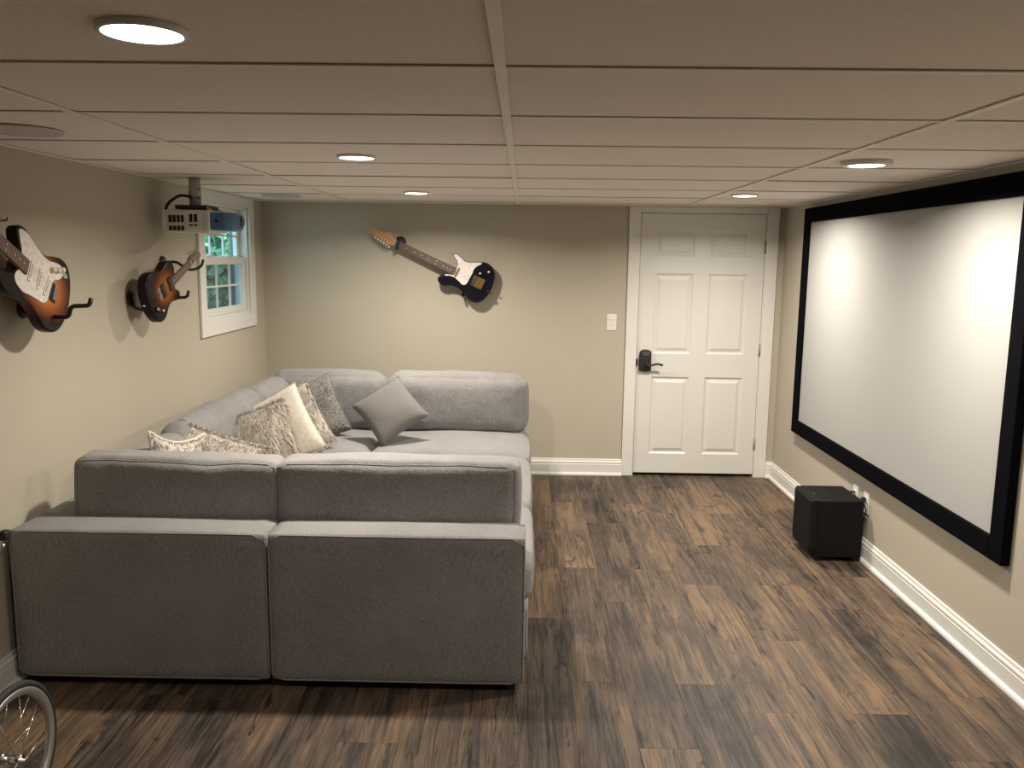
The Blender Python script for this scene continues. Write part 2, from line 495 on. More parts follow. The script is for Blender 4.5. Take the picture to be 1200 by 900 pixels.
# ---- ceiling: deck, tees, single tiles
ceiling = struct('ceiling', box(XL - 0.2, XR + 0.2, YF - 0.1, YB + 0.2, H + 0.05, H + 0.12), MT['tile'], 'suspended ceiling of large pale tiles in a metal grid')
gx = [XL] + [GX0 + k * 2 * TILE for k in (-1, 0, 1)] + [XR]
gy = [YF] + [GY0 + k * TILE for k in range(-7, 8) if YF + 0.05 < GY0 + k * TILE < YB - 0.05] + [YB]
TW = 0.012
for i in range(len(gx) - 1):
    for j in range(len(gy) - 1):
        a, b, c, d = gx[i] + 0.004, gx[i + 1] - 0.004, gy[j] + 0.004, gy[j + 1] - 0.004
        o = obj('ceiling_tile', box(-(b - a) / 2, (b - a) / 2, -(d - c) / 2, (d - c) / 2, 0, 0.015, 0.0015, 1), MT['tile'], ceiling)
        o.location = ((a + b) / 2, (c + d) / 2, H + 0.0055 + rng.uniform(-0.0008, 0.0012))
        o.rotation_euler = (rng.uniform(-0.0012, 0.0012), rng.uniform(-0.0006, 0.0006), 0)
for gxx in gx[1:-1]:
    obj('main_tee', box(gxx - TW, gxx + TW, YF, YB, H, H + 0.004, 0.0008, 1), MT['tee'], ceiling)
for i in range(len(gx) - 1):
    for gyy in gy[1:-1]:
        obj('cross_tee', box(gx[i] + TW, gx[i + 1] - TW, gyy - TW * 0.75, gyy + TW * 0.75, H + 0.001, H + 0.0045, 0.0006, 1), MT['tee'], ceiling)
for (a, b, c, d) in ((XL, XL + 0.02, YF, YB), (XR - 0.02, XR, YF, YB), (XL + 0.02, XR - 0.02, YB - 0.02, YB)):
    obj('wall_angle', box(a, b, c, d, H, H + 0.004), MT['tee'], ceiling)

# ---- walls
DX0, DX1, DZ1 = 0.8576, 1.772, 1.9787         # door slab
def multi(boxes):
    bm = bmesh.new()
    for b in boxes: bx(bm, *b)
    return bm
T = 0.13
OX0, OX1, OZ1 = DX0 - 0.022, DX1 + 0.022, DZ1 + 0.02
struct('wall_back', multi([(XL - 0.25, OX0, YB, YB + T, 0, H + 0.06), (OX1, XR + 0.2, YB, YB + T, 0, H + 0.06),
                           (OX0, OX1, YB, YB + T, OZ1, H + 0.06), (XL - 0.25, XR + 0.2, YB + T, YB + T + 0.05, -0.05, H + 0.06)]),
       MT['wall'], 'greige painted wall facing the camera, with the door')
struct('wall_right', box(XR, XR + 0.15, YF, YB, 0, H + 0.06), MT['wall'], 'greige painted wall behind the projection screen')
WY0, WY1, WZ0, WZ1 = 5.075, 5.935, 1.225, 1.975   # window opening
WT = 0.125
struct('wall_left', multi([(XL - WT, XL, YF, WY0, 0, H + 0.06), (XL - WT, XL, WY1, YB, 0, H + 0.06),
                           (XL - WT, XL, WY0, WY1, 0, WZ0), (XL - WT, XL, WY0, WY1, WZ1, H + 0.06)]),
       MT['wall'], 'greige painted wall with the guitars and the window')
struct('wall_rear', box(XL - 0.2, XR + 0.2, YF - 0.12, YF, 0, H + 0.06), MT['wall'], 'greige painted wall behind the viewer')

# ---- baseboards
BP = [(0, 0), (0.030, 0), (0.030, 0.008), (0.027, 0.016), (0.020, 0.021), (0.016, 0.022), (0.016, 0.085), (0.0135, 0.088),
      (0.0135, 0.094), (0.016, 0.097), (0.015, 0.104), (0.010, 0.110), (0.0085, 0.116), (0.0085, 0.122), (0.005, 0.126), (0, 0.126)]
CAS = 0.082
struct('baseboard_back', sweep(BP, ((XL, YB, 0), (OX0 - CAS + 0.012, YB, 0)), (0, -1, 0)), MT['white'], 'white moulded baseboard along the far wall left of the door')
struct('baseboard_corner', sweep(BP, ((OX1 + CAS - 0.012, YB, 0), (XR, YB, 0)), (0, -1, 0)), MT['white'], 'short white baseboard piece between door and right wall')
struct('baseboard_right', sweep(BP, ((XR, YF, 0), (XR, YB, 0)), (-1, 0, 0)), MT['white'], 'white moulded baseboard along the wall under the screen')
struct('baseboard_left', sweep(BP, ((XL, YF, 0), (XL, YB, 0)), (1, 0, 0)), MT['white'], 'white moulded baseboard along the wall behind the sofa')

# ---- door
door = tag(empty('door_1', (0, 0, 0)), 'white six-panel door with black keypad lever lock', kind='structure')
dw, dz0, dh = DX1 - DX0, 0.023, DZ1 - 0.023
YD = YB + 0.006                                  # front face of the slab
xs = [0, 0.112, 0.400, 0.514, 0.802, dw]
zs = [0, 0.150, 0.745, 0.920, 1.520, 1.645, 1.835, dh]
bm = bmesh.new()
def quad(bm, pts): return bm.faces.new([bm.verts.new(p) for p in pts])
panels = []
for i in range(5):
    for j in range(7):
        a, b, c, d = DX0 + xs[i], DX0 + xs[i + 1], dz0 + zs[j], dz0 + zs[j + 1]
        if i in (1, 3) and j in (1, 3, 5):
            s, dep = 0.014, 0.010
            o4 = [(a, YD, c), (b, YD, c), (b, YD, d), (a, YD, d)]
            i4 = [(a + s, YD + dep, c + s), (b - s, YD + dep, c + s), (b - s, YD + dep, d - s), (a + s, YD + dep, d - s)]
            for k in range(4): quad(bm, [o4[k], o4[(k + 1) % 4], i4[(k + 1) % 4], i4[k]])
            quad(bm, i4); panels.append((a + s, b - s, c + s, d - s))
        else: quad(bm, [(a, YD, c), (b, YD, c), (b, YD, d), (a, YD, d)])
yk = YD + 0.036
quad(bm, [(DX0, YD, dz0), (DX0, YD, DZ1), (DX0, yk, DZ1), (DX0, yk, dz0)])
quad(bm, [(DX1, YD, dz0), (DX1, yk, dz0), (DX1, yk, DZ1), (DX1, YD, DZ1)])
quad(bm, [(DX0, YD, DZ1), (DX1, YD, DZ1), (DX1, yk, DZ1), (DX0, yk, DZ1)])
quad(bm, [(DX0, YD, dz0), (DX0, yk, dz0), (DX1, yk, dz0), (DX1, YD, dz0)])
quad(bm, [(DX0, yk, dz0), (DX0, yk, DZ1), (DX1, yk, DZ1), (DX1, yk, dz0)])
bmesh.ops.remove_doubles(bm, verts=bm.verts, dist=1e-5)
bmesh.ops.recalc_face_normals(bm, faces=bm.faces)
obj('door_leaf', bm, MT['door'], door)
for (a, b, c, d) in panels:
    bm = bmesh.new(); y0, y1, s = YD + 0.010, YD + 0.002, 0.030
    g = 0.008
    o4 = [(a + g, y0, c + g), (b - g, y0, c + g), (b - g, y0, d - g), (a + g, y0, d - g)]
    i4 = [(a + s, y1, c + s), (b - s, y1, c + s), (b - s, y1, d - s), (a + s, y1, d - s)]
    for k in range(4): quad(bm, [o4[k], o4[(k + 1) % 4], i4[(k + 1) % 4], i4[k]])
    quad(bm, i4); quad(bm, o4[::-1])
    bmesh.ops.remove_doubles(bm, verts=bm.verts, dist=1e-5); bmesh.ops.recalc_face_normals(bm, faces=bm.faces)
    obj('raised_panel', bm, MT['door'], door)
# jamb + casing
bm = multi([(OX0, DX0 - 0.003, YB - 0.001, YB + T, 0, OZ1), (DX1 + 0.003, OX1, YB - 0.001, YB + T, 0, OZ1), (OX0, OX1, YB - 0.001, YB + T, DZ1 + 0.003, OZ1 + 0.002)])
obj('door_jamb', bm, MT['white'], door)
def casing_piece(x0, x1, z0, z1):
    bm = box(x0, x1, YB - 0.018, YB - 0.0005, z0, z1, 0.004, 2); return bm
obj('casing', casing_piece(OX0 - CAS + 0.012, OX0 + 0.012, 0, H - 0.001), MT['white'], door)
obj('casing', casing_piece(OX1 - 0.012, OX1 + CAS - 0.012, 0, H - 0.001), MT['white'], door)
obj('casing', casing_piece(OX0 + 0.012, OX1 - 0.012, OZ1 - 0.012, H - 0.001), MT['white'], door)
for zc in (0.26, 0.98, 1.74):
    hg = obj('hinge', cylm((DX1 + 0.001, YD - 0.006, zc - 0.045), (DX1 + 0.001, YD - 0.006, zc + 0.045), 0.0065, n=10), MT['hinge'], door, True)
lk = obj('keypad_lock', slab(catmull([(0.878, 0.815), (0.92, 0.809), (0.962, 0.815), (0.964, 0.84), (0.963, 0.94), (0.955, 0.966), (0.92, 0.975), (0.885, 0.966), (0.877, 0.94), (0.876, 0.84)], 4), 0, 0.03, 0.006),
         MT['black'], door, True, Matrix(((1, 0, 0, 0), (0, 0, -1, YD), (0, 1, 0, 0), (0, 0, 0, 1))))
tag(lk, 'black keypad lock plate')
bm = bmesh.new()
for r_ in range(2):
    for c_ in range(3): bx(bm, 0.899 + c_ * 0.016, 0.910 + c_ * 0.016, 0.932 + r_ * 0.014, 0.941 + r_ * 0.014, 0.029, 0.0325, 0.001, 1)
obj('keypad_buttons', bm, MT['metal'], lk)
lev = tube(fillet([(0.925, YD - 0.02, 0.862), (0.925, YD - 0.062, 0.862), (0.965, YD - 0.066, 0.862), (1.0, YD - 0.066, 0.874), (1.045, YD - 0.062, 0.862)], 0.02), [0.011] * 8 + [0.008] * 20, 10)
obj('lever_handle', lev, MT['black'], door, True)
obj('strike_plate', box(OX0 + 0.016, DX0 + 0.004, YB - 0.02, YB + 0.004, 0.85, 0.905, 0.002, 1), MT['black'], door)

# ---- window on the left wall
win = tag(empty('window_1', (0, 0, 0)), 'white double-hung basement window with grid panes beside the projector', kind='structure')
cy0, cy1, cz0 = 4.99, 6.022, 1.138
obj('casing', box(XL, XL + 0.018, cy0, WY0 + 0.008, cz0, H - 0.001, 0.004), MT['white'], win)
obj('casing', box(XL, XL + 0.018, WY1 - 0.008, cy1, cz0, H - 0.001, 0.004), MT['white'], win)
obj('casing', box(XL, XL + 0.018, WY0 + 0.008, WY1 - 0.008, WZ1 - 0.008, H - 0.001, 0.004), MT['white'], win)
obj('apron', box(XL, XL + 0.018, WY0 + 0.008, WY1 - 0.008, cz0, WZ0 + 0.008, 0.004), MT['white'], win)
bm = bmesh.new(); fr = 0.028
for b in ((WY0, WY0 + fr, WZ0, WZ1), (WY1 - fr, WY1, WZ0, WZ1), (WY0 + fr, WY1 - fr, WZ0, WZ0 + fr), (WY0 + fr, WY1 - fr, WZ1 - fr, WZ1)):
    bx(bm, XL - 0.095, XL - 0.001, b[0], b[1], b[2], b[3])
obj('window_frame', bm, MT['white'], win)
def sash(name, xf, y0, y1, z0, z1, st, rail0, rail1, rows):
    th = 0.03
    bm = bmesh.new()
    bx(bm, xf - th, xf, y0, y0 + st, z0, z1, 0.003, 1); bx(bm, xf - th, xf, y1 - st, y1, z0, z1, 0.003, 1)
    bx(bm, xf - th, xf, y0 + st, y1 - st, z0, z0 + rail0, 0.003, 1); bx(bm, xf - th, xf, y0 + st, y1 - st, z1 - rail1, z1, 0.003, 1)
    s = obj(name, bm, MT['white'], win)
    a, b, c, d = y0 + st, y1 - st, z0 + rail0, z1 - rail1
    xm = xf - th / 2
    for k in (1, 2):
        yy = a + (b - a) * k / 3
        obj('muntin', box(xm - 0.006, xm + 0.006, yy - 0.006, yy + 0.006, c, d), MT['white'], s)
    for k in range(1, rows):
        zz = c + (d - c) * k / rows
        obj('muntin', box(xm - 0.0055, xm + 0.0055, a, b, zz - 0.006, zz + 0.006), MT['white'], s)
    for k in range(3):
        for l in range(rows):
            ya, yb_ = a + (b - a) * k / 3, a + (b - a) * (k + 1) / 3
            za, zb = c + (d - c) * l / rows, c + (d - c) * (l + 1) / rows
            obj('pane', box(xm - 0.002, xm + 0.002, ya + 0.0005, yb_ - 0.0005, za + 0.0005, zb - 0.0005), MT['glass'], s)
    return s
ls = sash('lower_sash', XL - 0.020, WY0 + fr + 0.002, WY1 - fr - 0.002, WZ0 + fr, 1.625, 0.045, 0.045, 0.05, 2)
us = sash('upper_sash', XL - 0.054, WY0 + fr + 0.002, WY1 - fr - 0.002, 1.585, WZ1 - fr, 0.045, 0.045, 0.045, 2)
for yy in (5.30, 5.62):
    obj('sash_lock', box(XL - 0.05, XL - 0.022, yy - 0.03, yy + 0.03, 1.625, 1.640, 0.004, 1), MT['white'], win)
obj('insect_screen', box(XL - 0.089, XL - 0.088, WY0 + fr, WY1 - fr, WZ0 + fr, 1.60), MT['mesh'], win)
obj('outer_reveal', multi([(XL - WT - 0.002, XL - 0.095, WY1 - 0.012, WY1 + 0.001, WZ0, WZ1), (XL - WT - 0.002, XL - 0.095, WY0 - 0.001, WY0 + 0.004, WZ0, WZ1),
                           (XL - WT - 0.03, XL - 0.095, WY0, WY1, WZ0 - 0.001, WZ0 + 0.02)]), MT['concrete'], win)

# ---- outside
lawn = struct('ground', box(-9, XL - WT, 3.0, 16, 0.9, 1.12), MT['grass'], 'lawn outside the window')
def leaf_bush(name, center, size, n, seed, label):
    rg = random.Random(seed)
    verts, faces, cols = [], [], []
    for i in range(n):
        u = Vector((rg.gauss(0, 1), rg.gauss(0, 1), rg.gauss(0, 1))).normalized() * (rg.random() ** 0.4)
        c = Vector((center[0] + u.x * size[0], center[1] + u.y * size[1], center[2] + u.z * size[2]))
        a = Vector((rg.uniform(-1, 1), rg.uniform(-1, 1), rg.uniform(-1, 1))).normalized()
        b = a.cross(Vector((rg.uniform(-1, 1), rg.uniform(-1, 1), rg.uniform(-1, 1)))).normalized()
        l, w = rg.uniform(0.05, 0.10), rg.uniform(0.022, 0.04)
        k = len(verts)
        verts += [c - a * l, c + b * w, c + a * l, c - b * w]
        faces.append((k, k + 1, k + 2, k + 3))
        g = rg.uniform(0.6, 1.5)
        cc = (0.26 * g, 0.42 * g, 0.26 * g, 1) if rg.random() < 0.75 else (0.40 * g, 0.48 * g, 0.34 * g, 1)
        cols += [cc] * 4
    me = bpy.data.meshes.new(name); me.from_pydata([tuple(v) for v in verts], [], faces)
    ca = me.color_attributes.new('tint', 'FLOAT_COLOR', 'POINT')
    ca.data.foreach_set('color', [q for c in cols for q in c])
    me.materials.append(MT['leaf'])
    root = empty(name, (center[0], center[1], 1.12))
    o = bpy.data.objects.new('foliage', me); link(o, root); o.matrix_parent_inverse = root.matrix_world.inverted(); o.location = (-center[0], -center[1], -1.12)
    o['kind'] = 'stuff'
    obj('trunk', cylm((0, 0, -0.02), (0.05, 0.02, center[2] - 1.12), 0.05, 0.03, 10), MT['rosewood'], root)
    tag(root, label, 'shrub')
    return root
leaf_bush('leafy_shrub', (-3.0, 8.6, 1.62), (0.5, 0.5, 0.50), 1900, 1, 'green leafy shrub nearest outside the window')
leaf_bush('leafy_tree', (-4.7, 11.6, 2.6), (1.2, 1.2, 1.45), 5000, 2, 'taller pale green tree further outside the window')

# ================================================================== CEILING LIGHTS
def ceiling_light(x, y, label, drop=0.0, trim=0.077, power=1.0):
    root = empty('recessed_light', (x, y, H))
    obj('trim_ring', lathe([(0.067, 0.007), (0.067, -0.004 - drop), (0.070, -0.006 - drop), (trim - 0.006, -0.006 - drop), (trim, -0.003 - drop), (trim, 0.007)], 40, closed=True), MT['white'], root, True)
    obj('diffuser', lathe([(0.0001, -0.006 - drop), (0.0665, -0.005 - drop), (0.0665, 0.004), (0.0001, 0.004)], 40), MT['diffuser'], root)
    ld = bpy.data.lights.new('lamp', 'AREA')
    ld.shape = 'DISK'; ld.size = 0.125; ld.energy = LAMP_POWER * power; ld.color = LAMP_COLOR; ld.spread = math.radians(160)
    lo = bpy.data.objects.new('lamp', ld); link(lo, root); lo.location = (0, 0, -0.0075 - drop)
    tag(root, label, 'light', 'recessed ceiling lights')
    return root
ceiling_light(-0.68, 1.54, 'largest glowing recessed light, at the top left corner', power=0.17)
ceiling_light(-0.67, 3.39, 'glowing recessed light at left centre, middle of its row')
ceiling_light(-0.67, 5.22, 'small glowing recessed light above the wall guitar, furthest on the left')
ceiling_light(1.34, 3.40, 'glowing recessed light with a drooping trim ring above the screen', 0.006, 0.098)
ceiling_light(1.31, 5.12, 'small glowing recessed light in front of the door')
ceiling_light(1.34, 1.54, 'added recessed light over the near right floor, unseen, brightening the near ceiling', power=0.65)  # added out of view to lift the near ceiling and the sofa back's right side

def ceiling_speaker(x, y, label):
    root = empty('ceiling_speaker', (x, y, H))
    obj('grille', lathe([(0.0001, -0.002), (0.122, -0.002), (0.122, 0.003), (0.0001, 0.003)], 40), MT['grille'], root)
    obj('rim', lathe([(0.122, 0.003), (0.122, -0.003), (0.127, -0.002), (0.129, 0.003)], 40, closed=True), MT['grille'], root, True)
    tag(root, label, 'speaker', 'round ceiling speakers')
ceiling_speaker(-1.64, 2.77, 'round grey speaker grille in the ceiling above the sunburst guitar')
ceiling_speaker(-1.63, 5.68, 'round grey speaker grille in the ceiling near the far left corner')

# ================================================================== PROJECTION SCREEN
ps = empty('projection_screen', (XR, 4.445, 0.47))
def chi(name, bm, m, root, smooth=False):
    """mesh given in world coordinates, parented to a root that is only translated"""
    o = obj(name, bm, m, root, smooth); o.location = -root.location; return o
sy0, sy1, sz0, sz1, sw = 3.15, 5.742, 0.474, 1.992, 0.092
xo = XR - 0.040
for (a, b, c, d) in ((sy0, sy0 + sw, sz0, sz1), (sy1 - sw, sy1, sz0, sz1), (sy0 + sw, sy1 - sw, sz0, sz0 + sw), (sy0 + sw, sy1 - sw, sz1 - sw, sz1)):
    chi('frame_bar', box(xo, XR - 0.002, a, b, c, d, 0.003, 2), MT['velvet'], ps)
chi('canvas', box(XR - 0.022, XR - 0.018, sy0 + sw - 0.005, sy1 - sw + 0.005, sz0 + sw - 0.005, sz1 - sw + 0.005), MT['canvas'], ps)
tag(ps, 'large white projection screen in a black frame on the right wall', 'screen')

# ================================================================== SUBWOOFER AND OUTLETS
sb = empty('subwoofer', (1.745, 4.61, 0))
chi('cabinet', box(1.632, 1.882, 4.452, 4.775, 0.022, 0.347, 0.006, 2), MT['subbox'], sb)
# front grille facing the room (-X), chamfered all round, undercut at the bottom
bm = bmesh.new()
prof = [(4.458, 0.345), (4.769, 0.345), (4.769, 0.070), (4.755, 0.03), (4.472, 0.03), (4.458, 0.070)]
A = [bm.verts.new((1.633, a, b)) for a, b in prof]
B = [bm.verts.new((1.612, a, b)) for a, b in prof]
C_ = [bm.verts.new((1.598, 4.6135 + (a - 4.6135) * 0.90, 0.2 + (b - 0.2) * 0.92)) for a, b in prof]
for k in range(6):
    bm.faces.new((A[k], A[(k + 1) % 6], B[(k + 1) % 6], B[k])); bm.faces.new((B[k], B[(k + 1) % 6], C_[(k + 1) % 6], C_[k]))
bm.faces.new(C_); bm.faces.new(A[::-1]); bmesh.ops.recalc_face_normals(bm, faces=bm.faces)
chi('grille', bm, MT['subgrille'], sb)
for fx in (1.655, 1.855):
    for fy in (4.48, 4.745): chi('foot', cylm((fx, fy, 0.0), (fx, fy, 0.024), 0.015, 0.018, 12), MT['rubber'], sb, True)
chi('power_lamp', cylm((1.655, 4.60, 0.346), (1.655, 4.60, 0.3485), 0.006, n=10), MT['metal'], sb)
tag(sb, 'black cube subwoofer on the floor under the screen', 'speaker')

def outlet(name, y, z, label, plug):
    r = empty(name, (XR, y, z))
    obj('cover_plate', box(-0.006, 0, -0.036, 0.036, -0.058, 0.058, 0.002, 2), MT['plate'], r)
    for dz in (-0.02, 0.02):
        s = obj('socket', box(-0.0085, -0.005, -0.017, 0.017, dz - 0.014, dz + 0.014, 0.003, 2), MT['plate'], r)
        for dy in (-0.006, 0.006): obj('slot', box(-0.0088, -0.0084, dy - 0.0012, dy + 0.0012, dz - 0.005, dz + 0.005), MT['hole'], s)
    tag(r, label, 'outlet', 'wall outlets by the subwoofer')
    return r
outlet('wall_outlet', 4.655, 0.325, 'ivory outlet plate behind the subwoofer, further from the viewer', False)
outlet('wall_outlet', 4.505, 0.325, 'ivory outlet plate with a black plug in it beside the subwoofer', True)
pc = empty('power_cord', (XR - 0.009, 4.505, 0.345))
chi('plug', box(XR - 0.031, XR - 0.0088, 4.492, 4.518, 0.332, 0.358, 0.005, 2), MT['rubber'], pc)
chi('cable', tube(fillet([(XR - 0.027, 4.505, 0.345), (XR - 0.028, 4.49, 0.335), (XR - 0.026, 4.44, 0.30), (XR - 0.020, 4.50, 0.20), (XR - 0.02, 4.60, 0.16), (XR - 0.031, 4.66, 0.15)], 0.03), 0.0032, 8), MT['rubber'], pc, True)
tag(pc, 'black power cord plugged in beside the subwoofer', 'cord')
pc2 = empty('signal_cord', (XR - 0.009, 4.655, 0.345))
chi('plug', cylm((XR - 0.0088, 4.655, 0.345), (XR - 0.030, 4.655, 0.345), 0.006, n=10), MT['rubber'], pc2)
chi('cable', tube(fillet([(XR - 0.028, 4.655, 0.345), (XR - 0.029, 4.67, 0.350), (XR - 0.028, 4.70, 0.30), (XR - 0.031, 4.72, 0.26)], 0.02), 0.0026, 8), MT['rubber'], pc2, True)
tag(pc2, 'thin black signal cord in the outlet behind the subwoofer', 'cord')

sw_ = empty('light_switch', (0.659, YB, 1.176))
obj('cover_plate', box(-0.036, 0.036, -0.006, 0, -0.06, 0.06, 0.002, 2), MT['plate'], sw_)
rk = obj('rocker', box(-0.0165, 0.0165, -0.004, 0.002, -0.033, 0.033, 0.002, 2), MT['plate'], sw_)
rk.location = (0, -0.0065, 0); rk.rotation_euler = (math.radians(4), 0, 0)
tag(sw_, 'ivory rocker light switch on the wall left of the door', 'switch')

# ================================================================== SECTIONAL SOFA
SX = (-1.915, -0.945, 0.022)
SY = (2.965, 3.985, 4.955, 5.975)
SEAT, FT, ARM = 0.455, 0.615, 0.195
sofa_seed = [1.0]
def soft_box(root, name, x0, x1, y0, y1, z0, z1, r=0.03, bulge=(0, 0, 0), amp=0.003, cuts=18, m=None, pipe=None, freq=3.0, tilt=None):
    sofa_seed[0] += 1.37
    bm, f = puffy((x1 - x0, y1 - y0, z1 - z0), r, bulge, amp, sofa_seed[0], cuts, freq)
    o = obj(name, bm, m or MT['sofa'], root, True)
    c = Vector(((x0 + x1) / 2, (y0 + y1) / 2, (z0 + z1) / 2))
    o.location = c - root.location
    if tilt: o.rotation_euler = tilt
    for (ax, sd) in pipe or ():
        obj('piping', piping(f, ax, sd, 0.0035), MT['sofa'], o, True)
    return o

def section(name, ix, iy, label, back=(), cush=(), left_x=None):
    x0, x1, y0, y1 = SX[ix], SX[ix + 1], SY[iy], SY[iy + 1]
    root = empty(name, ((x0 + x1) / 2, (y0 + y1) / 2, 0))
    g = 0.0025
    bx0, bx1, by0, by1 = x0 + g, x1 - g, y0 + g, y1 - g
    sx0, sx1, sy0_, sy1_ = bx0, bx1, by0, by1
    if ix == 1: sx1 = bx1 + 0.016
    for b in back:
        if b == 'front':
            soft_box(root, 'back_frame', bx0, bx1, by0, by0 + ARM, 0.035, FT, 0.014, (0, 0.003, 0.010), 0.0010, 24, pipe=((1, -1),)); sy0_ = by0 + ARM
        if b == 'far':
            soft_box(root, 'back_frame', bx0, bx1, by1 - ARM, by1, 0.035, FT, 0.022, (0, 0.004, 0.012), 0.0018, 16); sy1_ = by1 - ARM
        if b == 'left':
            ya = by0 + (ARM + 0.002 if 'front' in back else 0); yb_ = by1 - (ARM + 0.002 if 'far' in back else 0)
            soft_box(root, 'side_frame', bx0, bx0 + ARM, ya, yb_, 0.035, FT, 0.022, (0.004, 0, 0.012), 0.0018, 16); sx0 = bx0 + ARM
    soft_box(root, 'seat_base', sx0, sx1, sy0_, sy1_, 0.035, 0.27, 0.015, (0, 0, 0), 0.001, 10)
    soft_box(root, 'seat_cushion', sx0 + 0.004, sx1 + (0.012 if ix == 1 else -0.004), sy0_ + 0.004, sy1_ - 0.004, 0.268, SEAT, 0.055, (0.014, 0.014, 0.028), 0.005, 24)
    for c in cush:
        soft_box(root, 'back_cushion', *c[:6], r=c[6] if len(c) > 6 else 0.06, bulge=(0.018, 0.022, 0.012), amp=0.011, cuts=28, pipe=c[7] if len(c) > 7 else None, freq=3.6, tilt=c[8] if len(c) > 8 else None)
    for fx in (x0 + 0.07, x1 - 0.07):
        for fy in (y0 + 0.07, y1 - 0.07):
            obj('foot', cylm((fx - root.location.x, fy - root.location.y, 0), (fx - root.location.x, fy - root.location.y, 0.04), 0.02, 0.024, 12), MT['black'], root)
    tag(root, label, 'sofa', 'modular sectional sofa units')
    return root
CT = 0.845
section('sofa_section', 0, 0, 'grey corner sofa unit nearest the left wall, its back to the viewer', ('front', 'left'),
        [(-1.768, -0.957, 3.163, 3.335, 0.45, CT - 0.002, 0.036, ((1, -1),)), (-1.735, -1.56, 3.40, 3.88, 0.45, 0.80, 0.075)])
section('sofa_section', 1, 0, 'grey sofa unit at front right with its back panel to the viewer', ('front',),
        [(-0.965, -0.016, 3.163, 3.335, 0.45, CT, 0.034, ((1, -1),))])
section('sofa_section', 0, 1, 'grey armless sofa unit in the middle of the left wall', ('left',),
        [(-1.735, -1.56, 3.84, 4.955, 0.45, 0.85, 0.08)])
section('sofa_section', 0, 2, 'grey corner sofa unit in the far left corner', ('far', 'left'),
        [(-1.725, -0.925, 5.555, 5.775, 0.44, CT + 0.016, 0.10), (-1.735, -1.56, 4.965, 5.535, 0.45, 0.835, 0.08)])
section('sofa_section', 1, 2, 'grey sofa unit against the far wall, the one with the plain pillow', ('far',),
        [(-0.918, 0.026, 5.545, 5.775, 0.44, CT + 0.016, 0.10)])
section('ottoman', 1, 1, 'grey backless ottoman unit between the two right sofa units', (), [])

# ================================================================== PILLOWS
def pillow_surface(w, h, t, pinch=0.07, n=22):
    def f(u, v, s):
        x = w / 2 * u * (1 - pinch * (1 - v * v)); y = h / 2 * v * (1 - pinch * (1 - u * u))
        k = max(0.0, (1 - u ** 2) * (1 - v ** 2)) ** 0.42
        z = s * t / 2 * k
        z += 0.006 * noise.noise(Vector((x * 9 + w * 50, y * 9, s * 3.0))) * min(1, k * 2)
        return Vector((x, y, z))
    return f
def pillow_mesh(f, n=22, sides=(1, -1)):
    bm = bmesh.new()
    for s in sides:
        g = [[bm.verts.new(f(-1 + 2 * i / n, -1 + 2 * j / n, s)) for j in range(n + 1)] for i in range(n + 1)]
        for i in range(n):
            for j in range(n):
                q = (g[i][j], g[i + 1][j], g[i + 1][j + 1], g[i][j + 1])
                bm.faces.new(q if s > 0 else q[::-1])
    bmesh.ops.remove_doubles(bm, verts=bm.verts, dist=1e-5)
    return bm
def fur_mesh(f, n, length, seed, dark, light, sides=(1,), down=Vector((0, -1, 0)), wid=0.0016):
    rg = random.Random(seed); verts, faces, cols = [], [], []
    for i in range(n):
        s = sides[i % len(sides)]
        u, v = rg.uniform(-1, 1), rg.uniform(-1, 1)
        if rg.random() < 0.05: v = 0.93 + 0.07 * rg.random()
        if rg.random() < 0.08: u = rg.choice((-1, 1)) * (0.95 + 0.05 * rg.random())
        e = 1e-2
        p = f(u, v, s); du = f(min(1, u + e), v, s) - f(max(-1, u - e), v, s); dv = f(u, min(1, v + e), s) - f(u, max(-1, v - e), s)
        nn = du.cross(dv) * s
        if nn.length < 1e-9: continue
        nn.normalize()
        d = (nn * rg.uniform(0.15, 0.55) + down * rg.uniform(0.5, 1.0) + Vector((rg.gauss(0, .28), rg.gauss(0, .18), rg.gauss(0, .1)))).normalized()
        if v > 0.9: d = (nn * 0.5 + Vector((rg.gauss(0, .6), rg.uniform(-0.5, .4), rg.gauss(0, .5)))).normalized()
        l = length * rg.uniform(0.6, 1.2) * (0.6 if v > 0.9 else 1.0)
        sd = d.cross(nn)
        if sd.length < 1e-5: continue
        sd = sd.normalized() * wid * rg.uniform(0.7, 1.4)
        m_ = p + d * l * 0.55; tip = p + d * l + (down - nn * 0.25) * l * 0.25
        k = len(verts)
        verts += [p - sd, p + sd, m_ + sd * 0.8, m_ - sd * 0.8, tip]
        faces += [(k, k + 1, k + 2, k + 3), (k + 3, k + 2, k + 4)]
        band = 0.5 + 0.5 * noise.noise(Vector((p.x * 22 + seed, p.y * 6, seed)))
        tval = min(1, max(0, (0.95 * band + 0.5 * rg.random() - 0.12)))
        if v > 0.8: tval *= 0.55
        c0 = [dark[q] * (1 - tval) + light[q] * tval for q in range(3)]
        cols += [tuple(c0) + (1,)] * 5
    me = bpy.data.meshes.new('fur'); me.from_pydata([tuple(v) for v in verts], [], faces)
    ca = me.color_attributes.new('tint', 'FLOAT_COLOR', 'POINT'); ca.data.foreach_set('color', [q for c in cols for q in c])
    me.materials.append(MT['fur'])
    return me
def basis(xa, ya, loc):
    xa = Vector(xa).normalized(); ya = Vector(ya); za = xa.cross(ya).normalized(); ya = za.cross(xa).normalized()
    m = Matrix.Identity(4)
    for i in range(3): m[i][0] = xa[i]; m[i][1] = ya[i]; m[i][2] = za[i]
    m.translation = loc; return m
